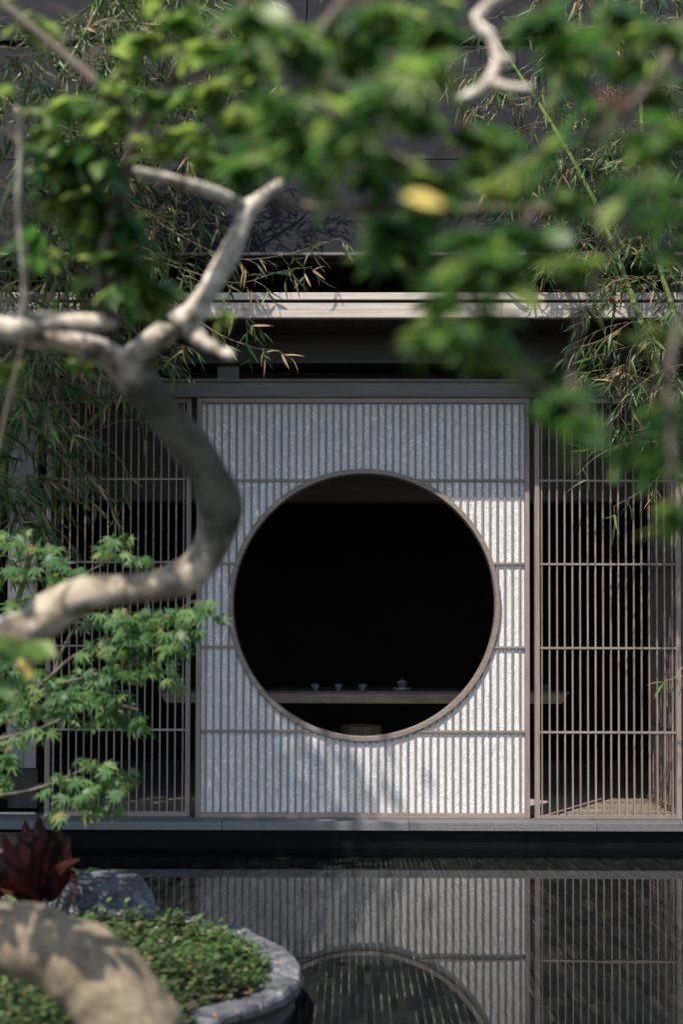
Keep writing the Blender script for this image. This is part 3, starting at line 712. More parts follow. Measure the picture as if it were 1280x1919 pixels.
# boulder on the island
def rock(name, px, py, Y, rx, ry, rz, seed, label):
    c = P(px, py, Y); bm = bmesh.new(); bmesh.ops.create_icosphere(bm, subdivisions=5, radius=1.0)
    rr = random.Random(seed); planes = [(Vector((rr.gauss(0, 1), rr.gauss(0, 1), rr.gauss(0, 0.5))).normalized(), rr.uniform(0.72, 0.88)) for _ in range(8)]
    planes += [(Vector(q).normalized(), h) for q, h in (((0.05, -0.12, 1), 0.50), ((-0.35, -1, 0.25), 0.60), ((0.55, -0.9, 0.12), 0.62), ((0.9, -0.25, 0.55), 0.62), ((-1, -0.1, 0.45), 0.72), ((0.2, -0.75, 0.8), 0.63))]
    for v in bm.verts:
        d = v.co.normalized(); r_ = 1.0
        for nv, h in planes:
            k_ = d.dot(nv)
            if k_ > 0.05: r_ = min(r_, h / k_)
        r_ += 0.03 * mnoise.noise(d * 3 + Vector((seed, 0, 0))) + 0.022 * mnoise.noise(d * 8) + 0.014 * abs(mnoise.noise(d * 18))
        v.co = Vector((d.x * r_ * rx, d.y * r_ * ry, d.z * r_ * rz))
    me = bpy.data.meshes.new(name); bm.to_mesh(me); bm.free(); me.materials.append(M['rock'])
    o = link(bpy.data.objects.new(name, me)); o.location = c; return tag(o, label, 'rock')
rock('boulder', 188, 1700, 6.1, 0.26, 0.2, 0.23, 4, 'dark grey boulder with pale veins on the island beside the red plant')

# ------------------------------------------------------------------ plants
def fan(rg, base, spread=1.0): return (base + Vector((rg.gauss(0, spread), rg.gauss(0, spread), rg.gauss(0, spread)))).normalized()

def open_gaps(leaves, limbs, r_sun, r_view):
    """leaves that grow clear of some limbs: none between such a limb and the sun or right in front of it"""
    pts = [q for p in limbs for q in p]
    A = np.array([tuple(q) for q in pts]); sd = np.array(tuple(SUN_TO)); eye = np.array((0, 0, CAM_H)); out = []
    for l in leaves:
        x = np.array(tuple(l[0].translation)); d = x - A; k = d @ sd; off = np.linalg.norm(d - np.outer(k, sd), axis=1)
        if np.any((k > 0) & (off < r_sun)): continue
        v = A - eye; ln = np.linalg.norm(v, axis=1); v = v / ln[:, None]; e = x - eye; k = v @ e; off = np.linalg.norm(e - v * k[:, None], axis=1)
        if np.any((k < ln + 0.03) & (off < r_view)): continue
        out.append(l)
    return out
# red ti plant
ti_o = P(82, 1720, 5.75)
ti = empty('red_ti_plant', ti_o, 'dark red broad leaved ti plant beside the boulder on the island', 'plant')
rg = random.Random(21)
def blade(path, wmax, mat, parent, name='leaf', fold=0.35):
    mb = MB(); n0 = 14; c = crom([(p.x, p.y, p.z, 0) for p in path], 5); m_ = len(c)
    for i in range(m_):
        p = Vector(c[i][:3]); t = (Vector(c[min(i + 1, m_ - 1)][:3]) - Vector(c[max(i - 1, 0)][:3])).normalized()
        sx_ = t.cross(Vector((0, 0.75, 0.65)));
        if sx_.length < 1e-3: sx_ = Vector((1, 0, 0))
        sx_.normalize(); u = i / (m_ - 1); w_ = wmax * (math.sin(math.pi * min(1, u ** 0.75 * 0.97 + 0.03)) ** 0.8) * (1 if u < 0.97 else 0.4)
        nn = sx_.cross(t); 
        wav = 0.05 * wmax * math.sin(u * 13)
        for s_ in (-1, 0, 1): mb.v.append(tuple(p + sx_ * (w_ * s_) - nn * (fold * w_ * abs(s_) + wav * s_)))
    for i in range(m_ - 1):
        for s_ in (0, 1): a = i * 3 + s_; mb.f.append((a, a + 1, a + 4, a + 3))
    return obj(name, mb, mat, parent, True)
def tip(px, py, Y=5.75): return P(px, py, Y)
for (bx_, by_, mx_, my_, tx_, ty_, wpx, yo, mk) in (
        (78, 1690, 60, 1620, 46, 1535, 20, 0.05, 'ti'), (82, 1690, 80, 1610, 72, 1528, 22, 0.0, 'ti'), (86, 1690, 98, 1610, 110, 1545, 20, -0.04, 'ti'),
        (80, 1690, 40, 1640, 4, 1560, 20, -0.05, 'ti'), (84, 1690, 70, 1640, 20, 1590, 20, 0.08, 'ti'), (88, 1690, 110, 1625, 128, 1562, 17, 0.08, 'ti'),
        (80, 1690, 30, 1660, -40, 1620, 20, 0.0, 'ti'), (86, 1690, 92, 1640, 60, 1560, 18, -0.1, 'ti'), (82, 1690, 66, 1640, 100, 1570, 18, -0.12, 'ti'),
        (90, 1675, 110, 1626, 151, 1608, 10, -0.12, 'ti_bright'), (80, 1680, 55, 1600, 30, 1560, 20, 0.1, 'ti'), (-60, 1700, -20, 1668, 26, 1672, 12, -0.2, 'ti_bright'),
        (92, 1690, 135, 1630, 136, 1700, 9, -0.15, 'ti'), (60, 1700, 20, 1650, -10, 1690, 16, -0.18, 'ti'), (95, 1690, 120, 1600, 100, 1530, 14, 0.12, 'ti'), (70, 1700, 50, 1660, 70, 1600, 18, -0.2, 'ti')):
    blade([P(bx_, by_, 5.75), P(mx_, my_, 5.75 + yo * 0.6), P(tx_, ty_, 5.75 + yo)], (wpx * (1.1 if mk == 'ti' else 1.1)) * 5.75 / FPX, M[mk], ti)
obj('stem', MB().tube([ti_o, ti_o + Vector((0, 0, 0.1))], [0.02, 0.016], 8), M['bark_dark'], ti, True)

# fern on the far side of the island
fo = P(150, 1668, 6.5)
fr_ = empty('fern', fo, 'small feathery green fern between the red plant and the dark boulder', 'plant')
lv = []
for k in range(46):
    an = rg.uniform(0, 2 * math.pi); ln = rg.uniform(0.14, 0.30); d = Vector((math.cos(an) * 0.75, math.sin(an) * 0.5, rg.uniform(0.45, 1.2))).normalized()
    pts = [fo + d * ln * u + Vector((0, 0, -0.15 * u * u)) + Vector((0.06 * u * u * (1 if d.x > 0 else -1), 0, 0)) for u in (0, .25, .5, .75, 1)]
    obj('frond_stem', MB().tube(pts, [0.002, .0018, .0014, .001, .0006], 4), M['fern'], fr_)
    for j in range(26):
        u = 0.15 + 0.85 * j / 26; i_ = min(int(u * 4), 3); p = pts[i_].lerp(pts[i_ + 1], u * 4 - i_); t = (pts[i_ + 1] - pts[i_]).normalized()
        sd = t.cross(Vector((0, 0, 1))).normalized() * (1 if j % 2 else -1)
        lv.append((leaf_matrix(p, fan(rg, sd + t * 0.7, 0.25), Vector((0, -0.2, 1)), rg.uniform(0.02, 0.036)), 0, L_BAMBOO, 'fern'))
put_leaves(fr_, lv)

# ground cover on the island
def inside_island(x_, y_):
    c = False; poly = [(p.x, p.y) for p, nv in inn] + [(-5, 3.0), (-5, 7.5)]
    j = len(poly) - 1
    for i in range(len(poly)):
        xi, yi = poly[i]; xj, yj = poly[j]
        if (yi > y_) != (yj > y_) and x_ < (xj - xi) * (y_ - yi) / (yj - yi) + xi: c = not c
        j = i
    return c
def border_dist(x_, y_): return min((p.x - x_) ** 2 + (p.y - y_) ** 2 for p, nv in inn) ** 0.5
gv, gf, base = [], [], 0; flowers = []
rg = random.Random(77)
stems = 0
while stems < 1350:
    x_, y_ = rg.uniform(-1.7, -0.22), rg.uniform(3.9, 6.4)
    if not inside_island(x_, y_): continue
    bd = border_dist(x_, y_)
    if bd < 0.115 + 0.035 * mnoise.noise(Vector((x_ * 6, y_ * 6, 0))): continue
    pxy = proj((x_, y_, 0.12))
    if pxy[0] < -60 or pxy[1] > 2150: continue
    if 60 < pxy[0] < 290 and 1640 < pxy[1] < 1742: continue
    stems += 1
    dome = min(1, (bd - 0.10) / 0.22); h = (0.06 + 0.16 * dome) * (1.0 - 0.72 * min(1, max(0, (y_ - 4.7) / 1.2))) * rg.uniform(0.5, 1.4) * (0.75 + 0.7 * mnoise.noise(Vector((x_ * 3.3, y_ * 3.3, 5))))
    root = Vector((x_, y_, 0.075 + 0.05 * dome)); d = Vector((rg.gauss(0, .35), rg.gauss(0, .35), 1)).normalized()
    for q in range(9):
        u = 0.25 + 0.75 * q / 8; p = root + d * h * u; an = q * 2.4 + rg.random()
        out = Vector((math.cos(an), math.sin(an), rg.uniform(0.0, 0.8)))
        m = np.array(leaf_matrix(p, out, Vector((out.x * -0.4, out.y * -0.4, 1)), rg.uniform(0.020, 0.048)))
        a = np.array(L_SMALL[0]); gv.append(a @ m[:3, :3].T + m[:3, 3]); gf += [tuple(base + i for i in f_) for f_ in L_SMALL[1]]; base += len(a)
    if rg.random() < 0.02: flowers.append(root + d * (h + 0.012))
mb = MB(); mb.v = np.concatenate(gv); mb.f = gf
gco = tag(obj('ground_cover', mb, M['gc'], None, True), kind='stuff')
mb = MB()
for c in flowers:
    for k in range(5):
        w_ = 2 * math.pi * k / 5; n0 = len(mb.v); e = Vector((math.cos(w_), math.sin(w_) , 0.35)); s_ = Vector((-math.sin(w_), math.cos(w_), 0))
        mb.v += [tuple(c), tuple(c + e * 0.006 + s_ * 0.004), tuple(c + e * 0.011), tuple(c + e * 0.006 - s_ * 0.004)]; mb.f.append((n0, n0 + 1, n0 + 2, n0 + 3))
if flowers: tag(obj('small_flowers', mb, M['petal']), kind='stuff')

rg = random.Random(12)
for px, py in ((432, 1868), (455, 1858), (415, 1886), (478, 1852), (440, 1893), (502, 1838), (398, 1896), (520, 1800)):
    q = Pz(px, py, ISZ + 0.012); q.z = ISZ + 0.006; an = rg.uniform(0, 6.28)
    o = inst('fallen_leaf', leaf_mesh(('fallen_leaf', 0, rg.choice(('bdry', 'yellow'))), L_OVAL, M['bdry']), None, leaf_matrix(q, Vector((math.cos(an), math.sin(an), 0.08)), Vector((0, 0, 1)), rg.uniform(0.025, 0.042)))
    tag(o, 'small dry leaf fallen on the pale stone edging', 'leaf', 'dry leaves on the stone edging')
# ------------------------------------------------------------------ the leaning garden tree in front
def limb(name, pts, mat, parent, n=6, sides=14, rough=0.06, seed=0):
    p, r = pixpath(pts, n)
    r = [q * (1 + rough * mnoise.noise(pp * 11 + Vector((seed, 0, 0))) + rough * 0.7 * mnoise.noise(pp * 27)) for pp, q in zip(p, r)]
    return obj(name, MB().tube(p, r, sides), mat, parent, True), p
base_p = P(235, 2190, 3.35)
gt = empty('garden_tree', Vector((base_p.x, base_p.y, 0.05)), 'old leaning garden tree with pale crooked trunk and branches close in front', 'tree')
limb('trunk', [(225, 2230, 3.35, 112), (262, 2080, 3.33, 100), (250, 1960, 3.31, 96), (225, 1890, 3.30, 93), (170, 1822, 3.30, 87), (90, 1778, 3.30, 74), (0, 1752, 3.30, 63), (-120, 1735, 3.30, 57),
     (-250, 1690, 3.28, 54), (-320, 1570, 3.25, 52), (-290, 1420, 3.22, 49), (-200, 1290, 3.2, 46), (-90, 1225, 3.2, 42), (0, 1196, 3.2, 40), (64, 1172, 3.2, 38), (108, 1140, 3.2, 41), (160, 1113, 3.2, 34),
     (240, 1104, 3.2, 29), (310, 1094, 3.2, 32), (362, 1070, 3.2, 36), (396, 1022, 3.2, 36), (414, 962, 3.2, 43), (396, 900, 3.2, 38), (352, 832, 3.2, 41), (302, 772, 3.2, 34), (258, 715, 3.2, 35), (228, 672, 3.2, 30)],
     M['bark_shade_brown'], gt, 7, 24, 0.14, 1)
OPEN = []
gl = []                                              # limb points that twigs may grow from
def br(name, pts, mat='bark', seed=0, rough=0.2):
    o, p = limb(name, pts, M['bark_sunlit' if seed in (2, 3, 4, 5, 6, 9) else mat], gt, 5, 12, rough, seed); gl.extend(p)
    if seed in (2, 3, 4, 5, 6): OPEN.append(p)
    return o
br('branch', [(232, 690, 3.2, 30), (190, 660, 3.17, 24), (120, 640, 3.12, 22), (50, 624, 3.1, 24), (-40, 612, 3.08, 26), (-180, 590, 3.05, 24), (-300, 540, 3.0, 18)], seed=2)
br('branch', [(40, 618, 3.08, 22), (70, 604, 3.04, 21), (130, 603, 3.03, 19), (190, 605, 3.02, 17), (212, 606, 3.02, 12), (220, 606, 3.02, 6)], seed=3)
br('branch', [(225, 690, 3.2, 27), (270, 652, 3.18, 25), (325, 612, 3.16, 24), (358, 592, 3.15, 28), (385, 553, 3.15, 22), (404, 520, 3.15, 19), (428, 480, 3.15, 20), (445, 440, 3.14, 17), (463, 398, 3.14, 20), (488, 372, 3.14, 12), (514, 352, 3.14, 11), (532, 340, 3.14, 9)], seed=4)
br('branch', [(350, 606, 3.16, 24), (378, 640, 3.12, 15), (410, 655, 3.1, 12), (432, 667, 3.08, 10), (438, 669, 3.08, 5)], seed=5)
br('branch', [(466, 394, 3.14, 13), (430, 372, 3.1, 12), (380, 354, 3.05, 12), (320, 336, 3.0, 11), (265, 324, 2.95, 9), (230, 318, 2.92, 7)], seed=6)
br('branch', [(222, 608, 3.04, 12), (200, 580, 3.0, 12), (190, 520, 2.95, 12), (200, 440, 2.9, 12), (228, 350, 2.85, 12), (246, 280, 2.8, 12), (235, 215, 2.8, 11), (190, 165, 2.8, 10), (110, 95, 2.8, 9), (20, 20, 2.8, 8), (-80, -60, 2.8, 7)], 'bark_dark', 7)
br('branch', [(246, 285, 2.8, 11), (270, 220, 2.78, 11), (330, 145, 2.75, 11), (400, 75, 2.7, 10), (455, 10, 2.7, 9), (500, -70, 2.65, 8)], 'bark_dark', 8)
br('branch', [(40, 612, 3.08, 11), (47, 560, 3.0, 7), (42, 480, 2.95, 6), (34, 380, 2.9, 6), (38, 290, 2.85, 5), (30, 200, 2.8, 3)], seed=9)
br('branch', [(330, 145, 2.75, 8), (430, 110, 2.6, 7), (540, 80, 2.5, 6), (650, 60, 2.4, 5)], 'bark_dark', 10)
def clusters(root, limbs, spec, size, mats, seed, tw_r=0.0022, lobed=0.0):
    rg = random.Random(seed); out = []
    for (px, py, Y, sp, n) in spec:
        c = P(px, py, Y); s_ = sp * Y / FPX
        near = min(limbs, key=lambda q: (q - c).length); mid = near.lerp(c, 0.55) + Vector((0, 0, 0.06 * (near - c).length))
        pts = [Vector(q[:3]) for q in crom([(near.x, near.y, near.z, 0), (mid.x, mid.y, mid.z, 0), (c.x, c.y, c.z, 0)], 5)]
        obj('twig', MB().tube(pts, [tw_r * (1.6 - 1.1 * i / 10) for i in range(len(pts))], 5), M['bark_dark'], root, True)
        tone = rg.random()
        nsub = max(2, n // 5)
        for k in range(nsub):                            # side sprays of opposite leaves
            d = Vector((rg.gauss(0, 1), rg.gauss(0, .8), rg.gauss(-0.1, .5))).normalized(); ln = s_ * rg.uniform(0.7, 1.5)
            st0 = c - d * ln * 0.25; tp = [st0, st0 + d * ln * 0.5 + Vector((0, 0, 0.01)), st0 + d * ln]
            obj('twig', MB().tube(tp, [tw_r * 0.6, tw_r * 0.5, tw_r * 0.3], 4), M['bark_dark'], root)
            for j in range(5):
                u = (j + 0.6) / 5; p = st0.lerp(tp[2], u); sd = d.cross(Vector((0, 0, 1)))
                if sd.length < .1: sd = Vector((1, 0, 0))
                sd = sd.normalized() * (1 if j % 2 else -1)
                dr = fan(rg, sd + d * 0.8 + Vector((0, 0, -0.3)), 0.25)
                mk = mats[0] if rg.random() > mats[2] * (0.4 + 1.2 * tone) else mats[1]
                sh = rg.random() < 0.5
                mt_ = (p, dr, fan(rg, Vector((-0.15, -0.35, 1)), 0.35))
                if rg.random() < lobed: out.append((leaf_matrix(*mt_, size * 0.78 * rg.uniform(0.65, 1.25)), 2 if sh else 3, L_MAPLE if sh else L_MAPLE2, mk))
                else: out.append((leaf_matrix(*mt_, size * rg.uniform(0.7, 1.25)), 0 if sh else 1, L_OVAL if sh else L_OVAL2, mk))
    return out
rg = random.Random(1)
LEFT = [(60, 50, 2.9, 75, 20), (150, 40, 2.8, 75, 20), (75, 140, 2.9, 60, 25), (60, 215, 2.9, 65, 15), (180, 100, 2.8, 65, 15), (270, 70, 2.7, 75, 20), (340, 40, 2.7, 75, 20), (200, 230, 2.8, 60, 20),
        (400, 165, 2.6, 65, 20), (130, 290, 2.9, 60, 15), (30, 330, 2.9, 55, 10), (110, 370, 2.95, 60, 25), (170, 370, 2.95, 55, 25), (60, 400, 2.95, 60, 20), (150, 430, 2.95, 55, 20), (20, 440, 3.0, 60, 20),
        (80, 500, 3.0, 55, 20), (150, 510, 3.0, 50, 15), (220, 480, 3.0, 45, 15), (300, 560, 3.02, 35, 10), (90, 560, 3.0, 45, 15), (330, 250, 2.7, 60, 20), (390, 290, 2.7, 60, 20), (440, 230, 2.6, 65, 20),
        (300, 180, 2.7, 60, 15), (470, 110, 2.5, 70, 20), (0, 560, 3.0, 45, 15), (380, 90, 2.6, 70, 15), (340, 340, 2.95, 40, 10), (250, 400, 2.95, 40, 10), (-60, 330, 2.9, 70, 15), (20, 690, 3.1, 40, 8), (155, 690, 3.1, 20, 5), (420, 590, 3.1, 14, 5), (480, 180, 2.5, 65, 16), (510, 245, 2.5, 60, 16), (250, 130, 2.75, 60, 14), (215, 175, 2.8, 60, 14), (100, 250, 2.9, 60, 14), (15, 150, 2.9, 60, 16), (10, 250, 2.9, 60, 14), (300, 270, 2.75, 55, 14), (270, 345, 2.9, 45, 8), (60, 460, 2.95, 60, 16), (140, 400, 2.95, 60, 16), (10, 400, 2.95, 55, 12), (190, 320, 2.9, 50, 12), (230, 440, 2.95, 40, 8), (10, 1225, 2.7, 40, 10), (40, 1200, 2.7, 30, 5), (-10, 1290, 2.7, 30, 5)]
lv = clusters(gt, gl, [(a, b, c, d, int(e * 1.9)) for a, b, c, d, e in LEFT[:-3]], 0.052, ('tleaf', 'tleaf_young', 0.95), 8, lobed=0.8)
tr_pts = [P(-20, 1190, 3.2)]
lv += clusters(gt, tr_pts, LEFT[-3:], 0.06, ('tleaf', 'tleaf_young', 0.4), 9)
SH = []
for px, py, Y, k, n in ((270, 740, 3.2, .62, 32), (300, 780, 3.2, .6, 32), (330, 815, 3.2, .62, 36), (365, 860, 3.2, .6, 36), (395, 905, 3.2, .62, 36), (415, 960, 3.2, .6, 30), (320, 800, 3.2, .45, 30), (390, 890, 3.2, .45, 30), (360, 850, 3.2, .8, 30), (410, 930, 3.2, .8, 25), (400, 1010, 3.2, .62, 8),
                        (20, 1150, 3.2, .8, 6), (300, 1110, 3.2, .8, 4), (40, 1740, 3.3, .9, 8), (130, 1790, 3.3, 1.0, 6), (220, 1860, 3.3, .95, 8), (90, 1760, 3.3, 1.1, 6), (-30, 1730, 3.3, 1.0, 8), (180, 1900, 3.3, 1.0, 6)):
    q = P(px, py, Y) + SUN_TO * k; a = proj(q); SH.append((a[0], a[1], q.y, 55, n))
lv += clusters(gt, gl, SH, 0.07, ('tleaf', 'tleaf_young', 0.3), 15)
gt_leaves = lv
for px, py, Y, sz in ((52, 1258, 2.75, 0.05),):
    o = inst('leaf', leaf_mesh(('leaf', 'y', 'yellow'), L_OVAL2, M['yellow']), gt, leaf_matrix(P(px - 18, py - 26, Y), Vector((0.6, -0.3, -0.8)), Vector((-0.2, -0.8, 0.5)), sz)); o['label'] = 'single yellow leaf'

# ------------------------------------------------------------------ the tree overhanging from the right
ot = empty('overhanging_tree', Vector((1.55, 2.3, 0.06)), 'overhanging tree with big blurred dark green leaves close to the camera', 'tree')
ol = []; OPEN2 = []
def br2(name, pts, mat='bark', seed=0, sides=12):
    o, p = limb(name, pts, M[mat], ot, 2 if seed in (4, 5, 6) else 5, sides, 0.22 if seed in (4, 5, 6) else 0.12, seed)
    if name != 'trunk': ol.extend(p)
    if seed in (4, 5, 6): OPEN2.append(p[-25:])
    return o
tb = [(1.55, 2.3, 0.06, 0.11), (1.5, 2.3, 1.0, 0.095), (1.52, 2.28, 2.0, 0.08), (1.45, 2.25, 2.9, 0.06), (1.3, 2.2, 3.5, 0.03)]
c_ = crom(tb, 6); obj('trunk', MB().tube([Vector(q[:3]) for q in c_], [q[3] for q in c_], 16), M['bark'], ot, True)
tp = lambda z: proj((1.48, 2.27, z))
a_ = tp(2.3); br2('branch', [(a_[0], a_[1], 2.27, 30), (1420, 330, 2.25, 18), (1300, 385, 2.2, 13), (1180, 402, 2.2, 11), (1000, 392, 2.2, 10), (850, 394, 2.2, 9), (640, 390, 2.2, 8), (520, 384, 2.2, 6)], 'bark_dark', 3)
a_ = tp(2.75); br2('branch', [(a_[0], a_[1], 2.25, 30), (1350, -60, 2.3, 20), (1150, -60, 2.35, 16), (980, -30, 2.4, 14), (893, 32, 2.4, 11), (916, 64, 2.4, 12), (932, 104, 2.4, 12), (924, 140, 2.4, 11), (900, 168, 2.4, 11), (858, 188, 2.4, 7)], 'bark_sunlit', 4)
br2('branch', [(930, 108, 2.4, 8), (948, 112, 2.39, 9), (958, 113, 2.39, 8)], 'bark_sunlit', 5)
br2('branch', [(918, 152, 2.4, 8), (950, 163, 2.39, 8), (1000, 166, 2.38, 7)], 'bark_sunlit', 6)
br2('branch', [(1150, -60, 2.35, 12), (900, -80, 2.2, 10), (700, -40, 2.1, 9), (600, 60, 2.0, 7), (560, 180, 1.95, 5)], 'bark_dark', 7)
br2('branch', [(1300, 385, 2.2, 10), (1290, 520, 2.0, 8), (1255, 700, 1.9, 6), (1262, 900, 1.85, 4)], 'bark_dark', 8)
br2('branch', [(1000, 392, 2.2, 8), (960, 470, 2.1, 7), (920, 560, 2.0, 6), (900, 640, 1.95, 4)], 'bark_dark', 9)
br2('branch', [(1180, 402, 2.2, 8), (1120, 520, 2.0, 6), (1075, 660, 1.9, 5), (1070, 770, 1.85, 4)], 'bark_dark', 10)
br2('branch', [(1350, -60, 2.3, 12), (1280, 60, 2.1, 9), (1200, 180, 2.0, 7), (1100, 260, 1.95, 5)], 'bark_dark', 11)
br2('branch', [(850, 394, 2.2, 7), (780, 330, 2.1, 6), (700, 250, 2.0, 5), (640, 180, 2.0, 4)], 'bark_dark', 12)
RIGHT = [(520, 200), (485, 275), (450, 320), (560, 265), (600, 150), (560, 80), (630, 50), (690, 90), (705, 180), (655, 250), (735, 300), (600, 320), (765, 215), (815, 140), (800, 60), (855, 250),
         (740, 430), (790, 480), (720, 470), (855, 505), (900, 440), (960, 510), (840, 560), (920, 590), (880, 640), (945, 660), (825, 620), (1010, 300), (955, 330), (1050, 370), (1000, 440), (930, 480),
         (1060, 500), (1035, 700), (1060, 750), (1100, 790), (1230, 620), (1240, 760), (1255, 860), (1265, 950), (1250, 470), (1200, 420), (1150, 340), (1200, 260), (1130, 210),
         (1240, 180), (1180, 110), (1250, 60), (1100, 60), (1160, 20), (1010, 30), (870, 60), (1080, 150), (690, 330), (820, 350), (880, 330), (1220, 330), (1270, 250), (640, 130), (520, 60), (480, 20), (740, 20), (930, 250), (780, 400), (760, 110), (1060, 90), (1270, 390), (1180, 840)]
spec = []
for px, py in RIGHT:
    spec.append((px, py, rg.uniform(1.7, 2.25), 62, 34 if px < 850 or py < 130 else (12 if px > 1130 and 300 < py < 640 else 24)))
lv = clusters(ot, ol, spec, 0.050, ('tleaf', 'tleaf_young', 0.32), 31, lobed=0.65)
put_leaves(gt, open_gaps(gt_leaves, OPEN + OPEN2, 0.045, 0.035))
lv = open_gaps(lv, OPEN2 + [OPEN[2]], 0.06, 0.04)
put_leaves(ot, lv)
def one_leaf(px, py, Y, size, mk, d, nrm_, lab):
    o = inst('leaf', leaf_mesh(('leaf', 'w', mk), L_OVAL2, M[mk]), ot, leaf_matrix(P(px, py, Y), Vector(d), Vector(nrm_), size)); o['label'] = lab
one_leaf(755, 368, 1.45, 0.044, 'yellow', (1, -0.1, -0.02), (-0.1, -0.8, 0.6), 'yellow leaf')
one_leaf(1110, 175, 1.6, 0.05, 'russet', (1, -0.1, -0.2), (-0.1, -0.8, 0.5), 'reddish brown leaf')

# ------------------------------------------------------------------ maple on the left
mo = Vector((-1.55, 5.65, 0.12))
mp = empty('maple_tree', mo, 'young green maple with layered palmate leaves growing behind the crooked trunk', 'tree')
c_ = crom([(mo.x, mo.y, mo.z, 0.035), (-1.56, 5.62, 0.6, 0.03), (-1.50, 5.6, 1.1, 0.024), (-1.53, 5.6, 1.6, 0.018), (-1.48, 5.6, 2.0, 0.01)], 6)
mpts = [Vector(q[:3]) for q in c_]; obj('trunk', MB().tube(mpts, [q[3] for q in c_], 10), M['bark'], mp, True)
ml = list(mpts)
for pts in ([(-80, 1320, 5.6, 9), (60, 1290, 5.5, 7), (130, 1235, 5.45, 6), (200, 1200, 5.4, 5), (330, 1150, 5.35, 3)], [(100, 1262, 5.5, 5), (118, 1215, 5.5, 5), (146, 1165, 5.5, 4)],
            [(-80, 1400, 5.6, 8), (60, 1370, 5.4, 6), (180, 1320, 5.35, 4), (260, 1330, 5.3, 3)], [(-80, 1500, 5.6, 7), (60, 1480, 5.4, 5), (160, 1440, 5.3, 3)],
            [(-80, 1150, 5.6, 8), (20, 1060, 5.6, 5), (90, 1030, 5.6, 3)], [(60, 1290, 5.5, 5), (180, 1265, 5.4, 4), (290, 1235, 5.35, 3)], [(20, 1090, 5.6, 4), (140, 1080, 5.7, 3), (240, 1030, 5.7, 2)]):
    o, p = limb('branch', [(a, b, c, d * 0.55) for a, b, c, d in pts], M['bark_dark'], mp, 5, 8, 0.08, 2); ml.extend(p)
rg = random.Random(44); lv = []
MAP = [(20, 1010, 45, 18, 5), (70, 1030, 45, 16, 5), (100, 1050, 35, 12, 4), (30, 1080, 50, 20, 6), (60, 1130, 50, 16, 6), (20, 1160, 40, 20, 4), (225, 1010, 30, 10, 3), (215, 1035, 35, 12, 4), (255, 1050, 25, 8, 3),
       (130, 1075, 50, 14, 5), (190, 1160, 50, 18, 6), (250, 1160, 55, 16, 7), (310, 1155, 50, 16, 7), (360, 1150, 35, 12, 5), (270, 1190, 60, 16, 8), (340, 1190, 45, 14, 6), (190, 1210, 50, 20, 6), (240, 1225, 50, 18, 6), (330, 1215, 30, 12, 3),
       (300, 1250, 40, 12, 4), (330, 1280, 28, 10, 3), (240, 1260, 50, 16, 5), (180, 1275, 50, 16, 5), (120, 1270, 60, 20, 6), (60, 1290, 60, 22, 8), (20, 1340, 50, 22, 7), (90, 1330, 60, 18, 8), (150, 1310, 55, 16, 7), (200, 1310, 50, 16, 7), (235, 1340, 40, 14, 6), (255, 1365, 25, 10, 3), (160, 1350, 50, 14, 3),
       (70, 1372, 40, 10, 4), (20, 1390, 35, 12, 4), (10, 1425, 22, 12, 3), (175, 1435, 45, 12, 6), (215, 1450, 40, 12, 6), (130, 1460, 35, 12, 5), (90, 1485, 20, 8, 2), (190, 1480, 40, 12, 5), (230, 1465, 25, 9, 3), (150, 1500, 40, 12, 4), (110, 1530, 20, 14, 3), (190, 1520, 40, 9, 4), (5, 1470, 15, 20, 3), (10, 1250, 40, 20, 4), (385, 1135, 16, 8, 2), (405, 1155, 10, 5, 1)]
for (px, py, sx_, sy_, n) in MAP:
    Yc = 5.55 - 0.0008 * max(0, px) + rg.uniform(-0.12, 0.12); c = P(px, py, Yc)
    near = min(ml, key=lambda q: (q - c).length); mid = near.lerp(c, 0.6) + Vector((0, 0, 0.03))
    pts = [Vector(q[:3]) for q in crom([(near.x, near.y, near.z, 0), (mid.x, mid.y, mid.z, 0), (c.x, c.y, c.z, 0)], 4)]
    obj('twig', MB().tube(pts, [0.0025 - 0.0016 * i / 8 for i in range(len(pts))], 5), M['bark_dark'], mp, True)
    for k in range(int(n * 3.4)):
        g1, g2 = (max(-1.3, min(1.3, rg.gauss(0, 1))) for _ in (0, 1)); q = P(px + g1 * sx_ * 0.6, py + g2 * sy_ * 0.6, Yc + rg.gauss(0, 0.08))
        an = rg.uniform(0, 2 * math.pi); d = Vector((math.cos(an), math.sin(an) - 0.5, rg.uniform(-0.75, -0.05)))
        sh = rg.random() < 0.5
        lv.append((leaf_matrix(q, d, fan(rg, Vector((-0.1, -0.55, 0.9)), 0.28), rg.uniform(0.042, 0.062)), 0 if sh else 1, L_MAPLE if sh else L_MAPLE2, 'maple'))
put_leaves(mp, lv)

